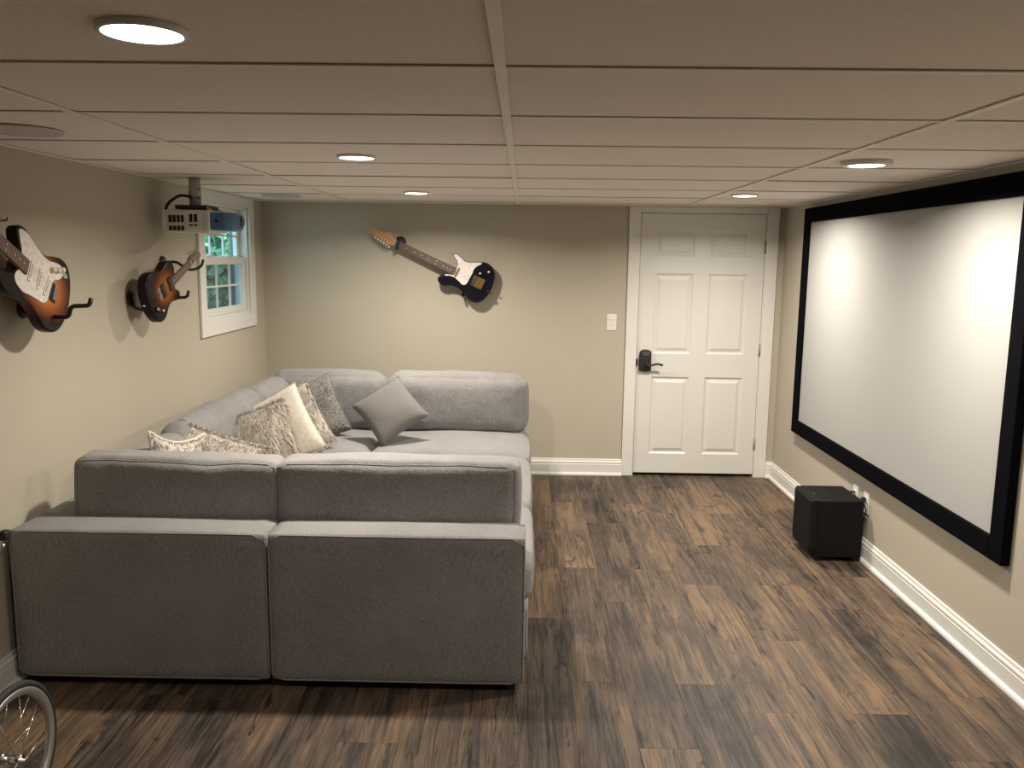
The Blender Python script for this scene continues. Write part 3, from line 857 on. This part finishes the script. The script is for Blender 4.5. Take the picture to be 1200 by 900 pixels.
def pillow(name, w, h, t, m, mtx, label, fur=None, back=None, pinch=0.07, seam=0.003):
    root = empty(name, mtx=mtx)
    f = pillow_surface(w, h, t, pinch)
    if back is None:
        obj('cover', pillow_mesh(f), m, root, True)
    else:
        obj('front_cover', pillow_mesh(f, sides=(1,)), m, root, True)
        obj('back_cover', pillow_mesh(f, sides=(-1,)), back, root, True)
    edge = [f(u, -1, 1) for u in [-1 + i / 12 for i in range(24)]] + [f(1, v, 1) for v in [-1 + i / 12 for i in range(24)]] + \
           [f(-u, 1, 1) for u in [-1 + i / 12 for i in range(24)]] + [f(-1, -v, 1) for v in [-1 + i / 12 for i in range(24)]]
    obj('edge_seam', tube(edge, seam, 6, True), back or m, root, True)
    if fur:
        me = fur_mesh(f, *fur)
        o = bpy.data.objects.new('fur', me); link(o, root); o['kind'] = 'stuff'
    tag(root, label, 'pillow', 'throw pillows on the sofa')
    return root
DK, LT = (0.075, 0.058, 0.046), (0.72, 0.65, 0.56)
# plain grey pillow leaning on its corner against the far back cushion
pillow('throw_pillow', 0.36, 0.36, 0.15, MT['pillow_grey'], basis((0.62, -0.47, -0.63), (0.79, 0.37, 0.49), (-0.845, 5.25, 0.665)),
       'plain smooth grey pillow tipped on its corner against the far backrest')
# row of pillows rolled back towards the left wall
pillow('throw_pillow', 0.42, 0.41, 0.12, MT['pillow_weave'], basis((0.90, 0.22, 0.36), (-0.36, 0.28, 0.89), (-1.385, 5.34, 0.625)),
       'dark grey speckled woven pillow, furthest of the leaning row')
pillow('fur_pillow', 0.42, 0.42, 0.12, MT['furbase'], basis((0.87, 0.18, 0.45), (-0.44, 0.24, 0.86), (-1.435, 5.05, 0.60)),
       'shaggy fur pillow between the cream pillow and the speckled pillow', (5200, 0.030, 5, DK, LT, (1, -1)))
pillow('suede_pillow', 0.43, 0.43, 0.13, MT['suede'], basis((0.88, 0.16, 0.46), (-0.40, 0.22, 0.88), (-1.42, 4.74, 0.625)),
       'cream suede pillow with a dark fur top edge, in the middle of the leaning row', (1600, 0.026, 8, DK, (0.34, 0.28, 0.22), (-1,)))
pillow('fur_pillow', 0.40, 0.42, 0.18, MT['furbase'], basis((0.92, 0.12, 0.34), (-0.28, 0.34, 0.90), (-1.425, 4.40, 0.615)),
       'largest shaggy brown and cream fur pillow, in front of the cream pillow', (9000, 0.042, 11, DK, LT, (1, -1)), MT['suede'])
# two standing just behind the front backrest
pillow('fur_pillow', 0.44, 0.42, 0.16, MT['furbase'], basis((0.93, 0.10, -0.32), (0.26, 0.42, 0.86), (-1.49, 3.86, 0.602)),
       'fur pillow slumped behind the front backrest, with a tan side showing', (6500, 0.036, 21, DK, LT, (1,)), MT['suede'])
pillow('fur_pillow', 0.29, 0.42, 0.11, MT['furbase'], basis((0.50, 0.84, -0.20), (-0.02, 0.22, 0.97), (-1.525, 3.56, 0.655)),
       'grey fur pillow with two pointed cream corners, nearest the viewer', (3200, 0.014, 31, (0.08, 0.07, 0.063), (0.36, 0.32, 0.285), (1, -1)), MT['suede'], 0.22, 0.007)

# ================================================================== GUITARS
STRAT = [(0.0, 0.0), (0.010, 0.065), (0.045, 0.125), (0.10, 0.152), (0.15, 0.150), (0.20, 0.128), (0.245, 0.114), (0.29, 0.118), (0.34, 0.135), (0.39, 0.143), (0.43, 0.130), (0.455, 0.102),
         (0.448, 0.082), (0.415, 0.072), (0.385, 0.055), (0.368, 0.031), (0.366, 0.0), (0.368, -0.031), (0.380, -0.052), (0.398, -0.075), (0.413, -0.104), (0.400, -0.128), (0.365, -0.137), (0.32, -0.128),
         (0.28, -0.115), (0.235, -0.112), (0.20, -0.120), (0.15, -0.146), (0.10, -0.162), (0.05, -0.148), (0.012, -0.085)]
STRAT_PG = [(0.105, -0.125), (0.14, -0.122), (0.19, -0.103), (0.235, -0.100), (0.29, -0.108), (0.345, -0.123), (0.390, -0.118), (0.402, -0.103), (0.385, -0.075), (0.366, -0.05), (0.355, -0.029), (0.318, -0.029),
            (0.316, 0.029), (0.355, 0.031), (0.372, 0.062), (0.355, 0.085), (0.31, 0.095), (0.26, 0.085), (0.22, 0.078), (0.18, 0.072), (0.155, 0.05), (0.148, 0.0), (0.140, -0.045), (0.105, -0.07), (0.085, -0.105)]
TELE = [(0.0, 0.0), (0.010, 0.075), (0.05, 0.135), (0.10, 0.155), (0.155, 0.148), (0.205, 0.122), (0.25, 0.112), (0.30, 0.120), (0.35, 0.130), (0.395, 0.112), (0.410, 0.075), (0.405, 0.045), (0.392, 0.030),
        (0.385, 0.0), (0.372, -0.028), (0.352, -0.045), (0.350, -0.062), (0.372, -0.080), (0.385, -0.100), (0.372, -0.125), (0.335, -0.133), (0.285, -0.118), (0.24, -0.112), (0.20, -0.122), (0.15, -0.150), (0.10, -0.160), (0.05, -0.142), (0.010, -0.075)]
# body of the far-wall guitar, measured on its wall plane
ANG = math.radians(25.0)
def wall_uv(cx, cy, fe=0.315):
    dx = (cx - 388) / 12 / 158.0; dzz = -(cy - 338) / 12 / 158.0
    return (fe - math.cos(ANG) * dx + math.sin(ANG) * dzz, -math.sin(ANG) * dx - math.cos(ANG) * dzz)
BODY3 = [wall_uv(*q) for q in [(362, 108), (420, 104), (480, 150), (545, 203), (640, 208), (740, 203), (820, 215), (890, 255), (935, 320), (947, 400), (932, 485), (900, 570), (850, 660), (790, 727), (720, 767), (640, 762),
                               (570, 717), (510, 650), (460, 592), (400, 552), (330, 537), (250, 542), (190, 522), (155, 478), (152, 432), (185, 402), (250, 376), (330, 376), (372, 384), (395, 340), (410, 295), (424, 240), (408, 185), (380, 142)]]
PG3 = [wall_uv(*q) for q in [(374, 112), (420, 110), (480, 156), (545, 210), (640, 216), (755, 214), (752, 240), (700, 265), (655, 305), (635, 360), (600, 420), (565, 490), (530, 523), (490, 518), (440, 470), (380, 422), (310, 398), (258, 402), (262, 380), (330, 384), (378, 390), (402, 345), (416, 295), (432, 240), (416, 185), (388, 145)]]

def guitar(name, mtx, label, outline, body_mat, pg, pg_mat, fret_mat, fe, scale=1.0, nut=None, head='strat', head_mat=None, tuner_mat=None, thick=0.044,
           hardware=None, pickups=(), bridge=None, knobs=(), jack=None):
    root = empty(name, mtx=mtx)
    S = Matrix.Diagonal((scale, scale, scale, 1))
    def part(nm, bm, m, parent=root, smooth=False):
        bm.transform(S)
        return obj(nm, bm, m, parent, smooth)
    hw = hardware or MT['chrome']
    t = thick
    bd = part('body', slab(catmull(outline, 5), -t, 0.0, 0.009, 4), body_mat)
    for p in bd.data.polygons:
        if len(p.vertices) == 4: p.use_smooth = True
    if pg: part('pickguard', slab(catmull(pg, 4), 0.0, 0.0025, 0.0008, 1), pg_mat)
    nut = nut if nut else fe + 0.457
    # neck and fretboard
    bm = bmesh.new(); secs = []
    n = 14
    for k in range(n + 1):
        u = fe - 0.005 + (nut + 0.005 - fe) * k / n
        w = 0.028 + (0.0215 - 0.028) * k / n
        secs.append([bm.verts.new((u, math.cos(a) * w, 0.004 - 0.020 * math.sin(a) ** 0.8 if 0 < a < math.pi else 0.004)) for a in [math.pi * j / 10 for j in range(11)]])
    for k in range(n):
        for j in range(10): bm.faces.new((secs[k][j], secs[k][j + 1], secs[k + 1][j + 1], secs[k + 1][j]))
        bm.faces.new((secs[k][10], secs[k][0], secs[k + 1][0], secs[k + 1][10]))
    bm.faces.new(secs[0]); bm.faces.new(secs[-1][::-1]); bmesh.ops.recalc_face_normals(bm, faces=bm.faces)
    part('neck', bm, MT['maple'], smooth=False)
    fb = part('fretboard', slab([(fe, -0.0285), (nut, -0.0217), (nut, 0.0217), (fe, 0.0285)], 0.004, 0.0095, 0.0008, 1), fret_mat)
    sc_len = nut - (fe + (nut - fe) * (1 - 1 / (1 - 2 ** (-21 / 12.0))))
    for k in range(1, 21):
        d = (nut - fe) * (1 - 2 ** (-k / 12.0)) / (1 - 2 ** (-21 / 12.0)); u = nut - d
        w = 0.0217 + (0.0285 - 0.0217) * d / (nut - fe)
        part('fret', box(u - 0.0009, u + 0.0009, -w, w, 0.0094, 0.0104), MT['fretwire'], fb)
    for k in (3, 5, 7, 9, 12, 15, 17, 19):
        d0 = (nut - fe) * (1 - 2 ** (-k / 12.0)) / (1 - 2 ** (-21 / 12.0)); d1 = (nut - fe) * (1 - 2 ** (-(k - 1) / 12.0)) / (1 - 2 ** (-21 / 12.0))
        u = nut - (d0 + d1) / 2
        for vv in ((-0.011, 0.011) if k == 12 else (0.0,)):
            part('inlay', cylm((u, vv, 0.0094), (u, vv, 0.0098), 0.0035, n=10), MT['pearl'], fb)
    part('nut', box(nut, nut + 0.005, -0.0215, 0.0215, 0.004, 0.0115, 0.0005, 1), MT['cream'])
    # headstock: tuners in a line on the bass side (v > 0)
    hd = [(nut, -0.0215), (nut + 0.025, -0.024), (nut + 0.045, -0.046), (nut + 0.075, -0.049), (nut + 0.095, -0.034), (nut + 0.125, -0.026), (nut + 0.160, -0.032), (nut + 0.185, -0.026), (nut + 0.190, -0.004), (nut + 0.175, 0.016),
          (nut + 0.10, 0.030), (nut + 0.04, 0.036), (nut + 0.015, 0.028), (nut, 0.0215)]
    if head == 'tele': hd = [(nut, -0.0215), (nut + 0.02, -0.026), (nut + 0.05, -0.022), (nut + 0.10, -0.020), (nut + 0.150, -0.030), (nut + 0.172, -0.020), (nut + 0.170, 0.006), (nut + 0.12, 0.022), (nut + 0.05, 0.030), (nut + 0.015, 0.03), (nut, 0.0215)]
    hs = part('headstock', slab(catmull(hd, 4), -0.012, 0.002, 0.002, 2), head_mat or MT['maple'])
    posts = []
    for k in range(6):
        u = nut + 0.030 + k * 0.0235; v = 0.0205 - k * 0.0036
        tn = part('tuner', cylm((u, v, 0.0), (u, v, 0.016), 0.0048, n=12), tuner_mat or hw, root, True)
        part('button', box(u - 0.006, u + 0.006, v + 0.020, v + 0.036, -0.012, -0.003, 0.003, 2), tuner_mat or hw, tn)
        posts.append((u, v))
    for pk in pickups:
        u0, v0, ln, wd, rotz, mm, hh = pk
        bm = slab([(x_ * 1.0, y_) for x_, y_ in [(wd / 2, -ln / 2), (wd / 2, ln / 2), (-wd / 2, ln / 2), (-wd / 2, -ln / 2)]], 0.0, hh, 0.0015, 2)
        bm.transform(Matrix.Translation((u0, v0, 0.0015)) @ Matrix.Rotation(rotz, 4, 'Z'))
        po = part('pickup', bm, mm)
        for k in range(6):
            bm = cylm((0, -ln * 0.32 + ln * 0.128 * k, hh - 0.001), (0, -ln * 0.32 + ln * 0.128 * k, hh + 0.0012), 0.0024, n=8)
            bm.transform(Matrix.Translation((u0, v0, 0.0015)) @ Matrix.Rotation(rotz, 4, 'Z'))
            part('pole_piece', bm, MT['metal'] if mm is not MT['cream'] else MT['hole'], po)
    bu, bw, bl, bmm = bridge
    br = part('bridge', box(bu - bw / 2, bu + bw / 2, -bl / 2, bl / 2, 0.0, 0.004, 0.001, 1), bmm)
    for k in range(6):
        part('saddle', box(bu - bw * 0.25, bu + bw * 0.2, -0.026 + k * 0.0104 - 0.0042, -0.026 + k * 0.0104 + 0.0042, 0.004, 0.0095, 0.001, 1), bmm if bmm is MT['gold'] else MT['metal'], br)
    for (ku, kv, mm) in knobs:
        part('knob', lathe([(0.0001, 0.018), (0.009, 0.018), (0.0105, 0.012), (0.012, 0.0), (0.0001, 0.0)], 16), mm, root, True).matrix_local = Matrix.Translation(Vector((ku, kv, 0.002)) * scale)
    if jack: part('jack_plate', slab(catmull([(jack[0] - 0.02, jack[1]), (jack[0], jack[1] + 0.012), (jack[0] + 0.02, jack[1]), (jack[0], jack[1] - 0.012)], 5), 0, 0.004, 0.001, 1), hw)
    for k, (u, v) in enumerate(posts):
        v0 = 0.026 - k * 0.0104
        part('string', tube([(bu - 0.006, v0, 0.0105), (nut + 0.002, v0 * 0.66, 0.0125), (u, v, 0.008)], 0.0003, 4), MT['stringwire'])
    part('strap_button', lathe([(0.0001, 0.0), (0.004, 0.0), (0.004, 0.008), (0.0075, 0.009), (0.0075, 0.012), (0.0001, 0.012)], 12), hw).matrix_local = Matrix.Translation(Vector((0.001, 0, -t / 2)) * scale) @ Matrix.Rotation(-math.pi / 2, 4, 'Y')
    tag(root, label, 'guitar', 'electric guitars hung on the walls')
    return root
def gframe(u, w, loc):
    u, w = Vector(u).normalized(), Vector(w).normalized(); v = w.cross(u).normalized(); w = u.cross(v)
    m = Matrix.Identity(4)
    for i in range(3): m[i][0] = u[i]; m[i][1] = v[i]; m[i][2] = w[i]
    m.translation = loc; return m
# far wall guitar
uf = Vector((-math.cos(ANG), 0, math.sin(ANG)))
fe_pt = Vector((-0.5085, 6.150, 1.540))
butt3 = fe_pt - uf * 0.315
g3 = guitar('electric_guitar', gframe(uf, (0, -1, 0), butt3), 'black electric guitar with pearl pickguard on the far wall', BODY3, MT['navy'], PG3, MT['pearl'], MT['rosewood'], 0.315, nut=0.315 + 0.478,
            hardware=MT['gold'], tuner_mat=MT['cream'], pickups=[(0.295, 0.0, 0.075, 0.016, 0.0, MT['gold'], 0.006), (0.155, 0.0, 0.072, 0.020, math.radians(-14), MT['hole'], 0.007)],
            bridge=(0.128, 0.085, 0.078, MT['gold']), knobs=[(0.14, -0.066, MT['chrome']), (0.088, -0.102, MT['chrome'])])
# left wall sunburst guitar
A1 = math.radians(31)
u1 = Vector((0, -math.cos(A1), math.sin(A1)))
w1 = Vector((1, 0, 0.06))
fe1 = Vector((-1.815, 3.045, 1.585))
butt1 = fe1 - u1 * 0.316
g1 = guitar('electric_guitar', gframe(u1, w1, butt1), 'sunburst electric guitar with white pickguard at the left edge', STRAT, MT['burst1'], STRAT_PG, MT['pearl'], MT['rosewood2'], 0.316, nut=0.316 + 0.457,
            pickups=[(0.292, 0.0, 0.083, 0.017, 0.0, MT['cream'], 0.005), (0.232, 0.0, 0.083, 0.017, 0.0, MT['cream'], 0.005), (0.178, 0.0, 0.083, 0.017, math.radians(-10), MT['cream'], 0.005)],
            bridge=(0.125, 0.042, 0.072, MT['black']), knobs=[(0.168, -0.075, MT['cream']), (0.138, -0.090, MT['cream']), (0.112, -0.108, MT['cream'])], jack=(0.075, -0.105))
# small sunburst guitar, neck to the right
A2 = math.radians(24)
u2 = Vector((0.05, math.cos(A2), math.sin(A2)))
w2 = Vector((1, -0.10, 0.05))
SC2 = 0.80
fe2 = Vector((-1.80, 4.262, 1.497))
butt2 = fe2 - u2.normalized() * 0.315 * SC2
g2 = guitar('small_electric_guitar', gframe(u2, w2, butt2), 'small brown sunburst guitar on hooks below the projector', TELE, MT['burst2'], None, None, MT['rosewood2'], 0.315, SC2, nut=0.315 + 0.30, head='tele', head_mat=MT['rosewood2'], thick=0.06,
            pickups=[(0.292, 0.0, 0.085, 0.036, 0.0, MT['hole'], 0.008), (0.195, 0.0, 0.085, 0.036, 0.0, MT['hole'], 0.008)],
            bridge=(0.145, 0.03, 0.08, MT['chrome']), knobs=[(0.10, -0.09, MT['chrome']), (0.05, -0.055, MT['chrome'])])

# ---- hangers
def hanger(name, wall_pt, normal, pts, label, r=0.0075, plate=0.032, extra=None):
    root = empty(name, wall_pt)
    wp = Vector(wall_pt); n = Vector(normal)
    chi('wall_plate', cylm(wp + n * 0.0005, wp + n * 0.012, plate, plate * 0.9, 24), MT['black'], root, True)
    chi('arm', tube(fillet(pts, 0.018), r, 10), MT['black'], root, True)
    for ex in extra or (): chi('prong', tube(fillet(ex, 0.018), r, 10), MT['black'], root, True)
    tag(root, label, 'hook', 'black guitar wall hangers')
    return root
hanger('guitar_hanger', (XL, 3.225, 1.425), (1, 0, 0), [(XL + 0.008, 3.225, 1.425), (XL + 0.03, 3.21, 1.395), (-1.755, 3.20, 1.394), (-1.745, 3.20, 1.437), (-1.672, 3.20, 1.440), (-1.664, 3.20, 1.468)],
       'bent black metal hanger with upturned tip under the guitar at left edge', 0.0085, 0.04)
hanger('guitar_hanger', (XL, 4.118, 1.419), (1, 0, 0), [(XL + 0.008, 4.118, 1.419), (XL + 0.03, 4.10, 1.372), (-1.835, 4.10, 1.36), (-1.79, 4.10, 1.362)],
       'black metal hanger cradling the body of the small guitar', 0.008, 0.04, [[(-1.86, 4.10, 1.362), (-1.84, 4.33, 1.412), (-1.755, 4.35, 1.418), (-1.748, 4.35, 1.452)]])
hanger('guitar_hanger', (XL, 4.503, 1.597), (1, 0, 0), [(XL + 0.008, 4.503, 1.597), (-1.865, 4.503, 1.598), (-1.835, 4.505, 1.575), (-1.825, 4.505, 1.560)],
       'black wall hook holding the neck of the small guitar', 0.0075, 0.033, [[(-1.825, 4.505, 1.560), (-1.79, 4.535, 1.556), (-1.752, 4.55, 1.575), (-1.742, 4.555, 1.612)]])
nk = fe_pt + uf * 0.455
gz = fe_pt.y                     # front of the body
hanger('guitar_hanger', (nk.x, YB, nk.z + 0.016), (0, -1, 0), [(nk.x, YB - 0.01, nk.z + 0.016), (nk.x, gz + 0.045, nk.z + 0.016), (nk.x - 0.004, gz + 0.03, nk.z - 0.030), (nk.x - 0.012, gz - 0.020, nk.z - 0.034)],
       'round black wall hanger at the neck of the far wall guitar', 0.0085, 0.042, [[(nk.x, gz + 0.05, nk.z + 0.016), (nk.x + 0.012, gz + 0.03, nk.z + 0.034), (nk.x + 0.016, gz - 0.020, nk.z + 0.036)],
       [(nk.x - 0.012, gz - 0.020, nk.z - 0.034), (nk.x + 0.004, gz - 0.022, nk.z + 0.004), (nk.x + 0.016, gz - 0.020, nk.z + 0.036)]])
def prong(x_, z_, label):
    hanger('support_peg', (x_, YB, z_), (0, -1, 0), [(x_, YB - 0.008, z_), (x_, gz - 0.014, z_ - 0.004), (x_, gz - 0.024, z_ + 0.022)], label, 0.006, 0.012)
prong(-0.455, 1.368, 'small black peg under the waist of the far wall guitar')
prong(-0.262, 1.385, 'small black peg under the butt end of the far wall guitar')
# two small hooks at the left edge of the picture
for (yy, zz, lab) in ((3.128, 1.757, 'small dark metal hook on the wall above the left guitar horn'), (3.10, 1.930, 'tiny brown hook high on the wall at the left edge')):
    r_ = empty('wall_hook', (XL, yy, zz))
    chi('plate', cylm((XL, yy, zz), (XL + 0.004, yy, zz), 0.009, 0.008, 12), MT['metal'], r_)
    chi('hook', tube(fillet([(XL + 0.003, yy, zz), (XL + 0.022, yy, zz - 0.002), (XL + 0.026, yy, zz + 0.010)], 0.006), 0.0032, 8), MT['rosewood'], r_, True)
    tag(r_, lab, 'hook')

# ================================================================== PROJECTOR
pj = empty('projector', (-1.69, 4.46, 1.80))
PZ0, PZ1 = 1.752, 1.866
py0, py1 = 4.34, 4.585
oc = catmull([(-1.862, py0 + 0.02), (-1.845, py0), (-1.74, py0 - 0.004), (-1.66, py0 - 0.003), (-1.612, py0 + 0.002), (-1.612, py1 - 0.002), (-1.66, py1 + 0.003), (-1.74, py1 + 0.004), (-1.845, py1), (-1.862, py1 - 0.02)], 4)
chi('shell', slab(oc, PZ0, PZ1, 0.016, 4), MT['projw'], pj)
fo = catmull([(-1.628, py0 + 0.004), (-1.59, py0 + 0.002), (-1.545, py0 + 0.012), (-1.515, py0 + 0.05), (-1.505, (py0 + py1) / 2), (-1.515, py1 - 0.05), (-1.545, py1 - 0.012), (-1.59, py1 - 0.002), (-1.628, py1 - 0.004), (-1.632, (py0 + py1) / 2)], 4)
fb_ = chi('front_panel', slab(fo, PZ0 + 0.010, PZ1 - 0.010, 0.012, 3), MT['projb'], pj)
tag(fb_, 'blue plastic front panel')
chi('lens', cylm((-1.53, 4.50, 1.812), (-1.502, 4.50, 1.812), 0.036, 0.033, 24), MT['lens'], pj, True)
chi('ir_window', cylm((-1.585, py0 - 0.002, 1.812), (-1.585, py0 + 0.01, 1.812), 0.007, n=12), MT['lens'], pj)
for k in range(4):
    for l in range(2):
        x_ = -1.828 + k * 0.021; z_ = 1.802 - l * 0.030
        chi('vent_slot', box(x_, x_ + 0.015, py0 - 0.0062, py0 + 0.006, z_ - (0.012 if l else 0.0), z_ + (0.012 if l else 0.036)), MT['hole'], pj)
for k in range(2):
    chi('vent_slot', box(-1.722 + k * 0.024, -1.705 + k * 0.024, py0 - 0.0062, py0 + 0.006, 1.804, 1.844), MT['hole'], pj)
    chi('vent_slot', box(-1.722 + k * 0.024, -1.705 + k * 0.024, py0 - 0.0062, py0 + 0.006, 1.784, 1.792), MT['hole'], pj)
chi('mount_plate', box(-1.81, -1.645, 4.37, 4.55, PZ1 + 0.004, PZ1 + 0.026, 0.006, 2), MT['black'], pj)
for mx, my in ((-1.80, 4.38), (-1.80, 4.54), (-1.62, 4.38), (-1.62, 4.54)):
    chi('mount_leg', cylm((mx, my, PZ1 - 0.002), (mx * 0.7 - 0.3 * 1.73, my, PZ1 + 0.014), 0.006, n=8), MT['metal'], pj)
chi('pole', cylm((-1.735, 4.46, PZ1 + 0.02), (-1.735, 4.46, H + 0.004), 0.029, n=24), MT['pole'], pj, True)
chi('pole_collar', cylm((-1.735, 4.46, 1.925), (-1.735, 4.46, 1.985), 0.032, n=24), MT['pole'], pj, True)
for zz in (1.935, 1.975): chi('clamp_screw', cylm((-1.705, 4.44, zz), (-1.697, 4.437, zz), 0.005, n=8), MT['metal'], pj)
chi('cable', tube(fillet([(-1.742, 4.43, 1.935), (-1.79, 4.40, 1.945), (-1.86, 4.40, 1.90), (-1.885, 4.42, 1.84), (-1.862, 4.44, 1.79)], 0.06, 8), 0.0075, 10), MT['rubber'], pj, True)
tag(pj, 'white and blue projector hanging from the ceiling before the window', 'projector')

# ================================================================== WHEELED FRAME AT THE LEFT EDGE
WX, WY, RR = -1.43, 2.158, 0.195
WR = RR + 0.022
st = empty('stroller', (WX, WY, 0))
def wheel(xc, side):
    RY = Matrix.Translation((xc - WX, 0, WR)) @ Matrix.Rotation(math.pi / 2, 4, 'Y')
    ty = obj('tyre', lathe([(RR + 0.010 + 0.011 * math.cos(a), 0.011 * math.sin(a)) for a in [2 * math.pi * k / 12 for k in range(12)]], 72, closed=True), MT['rubber'], st, True, RY)
    rim = obj('rim', lathe([(RR + 0.002, -0.011), (RR + 0.003, -0.009), (RR - 0.004, -0.006), (RR - 0.004, 0.006), (RR + 0.003, 0.009), (RR + 0.002, 0.011), (RR - 0.012, 0.0095), (RR - 0.020, 0.004), (RR - 0.020, -0.004), (RR - 0.012, -0.0095)], 72, closed=True), MT['rimmetal'], st, True, RY)
    hub = obj('hub', lathe([(0.0001, -0.038), (0.006, -0.038), (0.007, -0.028), (0.018, -0.028), (0.018, -0.024), (0.010, -0.022), (0.010, 0.022), (0.018, 0.024), (0.018, 0.028), (0.007, 0.028), (0.006, 0.038), (0.0001, 0.038)], 24), MT['chrome'], st, True, RY)
    n = 20
    for k in range(n):
        a = 2 * math.pi * k / n; sd = 1 if k % 2 else -1
        b = a + (1 if (k // 2) % 2 else -1) * 0.95
        p0 = Vector((0.016 * math.cos(b), 0.016 * math.sin(b), 0.026 * sd)); p1 = Vector(((RR - 0.019) * math.cos(a), (RR - 0.019) * math.sin(a), 0.0))
        obj('spoke', cylm(p0, p1, 0.0011, n=6), MT['chrome'], hub, True)
    return hub
wheel(WX, 1); wheel(-1.86, -1)
obj('axle', cylm((-0.035, 0, WR), (-0.43 + 0.035, 0, WR), 0.009, n=12), MT['metal'], st, True)
for sx_ in (-0.085, -0.36):
    obj('frame_tube', tube(fillet([(sx_, 0, WR), (sx_ - 0.005, -0.05, 0.5), (sx_ - 0.005, -0.02, 0.86)], 0.1), 0.011, 12), MT['black'], st, True)
obj('cross_tube', cylm((0.026, 0.018, 0.876), (-0.38, 0.018, 0.876), 0.009, n=12), MT['chrome'], st, True)
obj('cross_tube', cylm((-0.02, 0.018, 0.846), (-0.37, 0.018, 0.846), 0.006, n=12), MT['black'], st, True)
obj('end_clamp', box(0.006, 0.030, 0.003, 0.033, 0.862, 0.888, 0.005, 2), MT['black'], st)
obj('end_lever', tube(fillet([(0.012, 0.018, 0.850), (0.008, 0.018, 0.830), (-0.04, 0.018, 0.815)], 0.01), 0.006, 8), MT['chrome'], st, True)
tag(st, 'wheeled tubular frame with a silver-rimmed spoked wheel at the lower left corner', 'stroller')
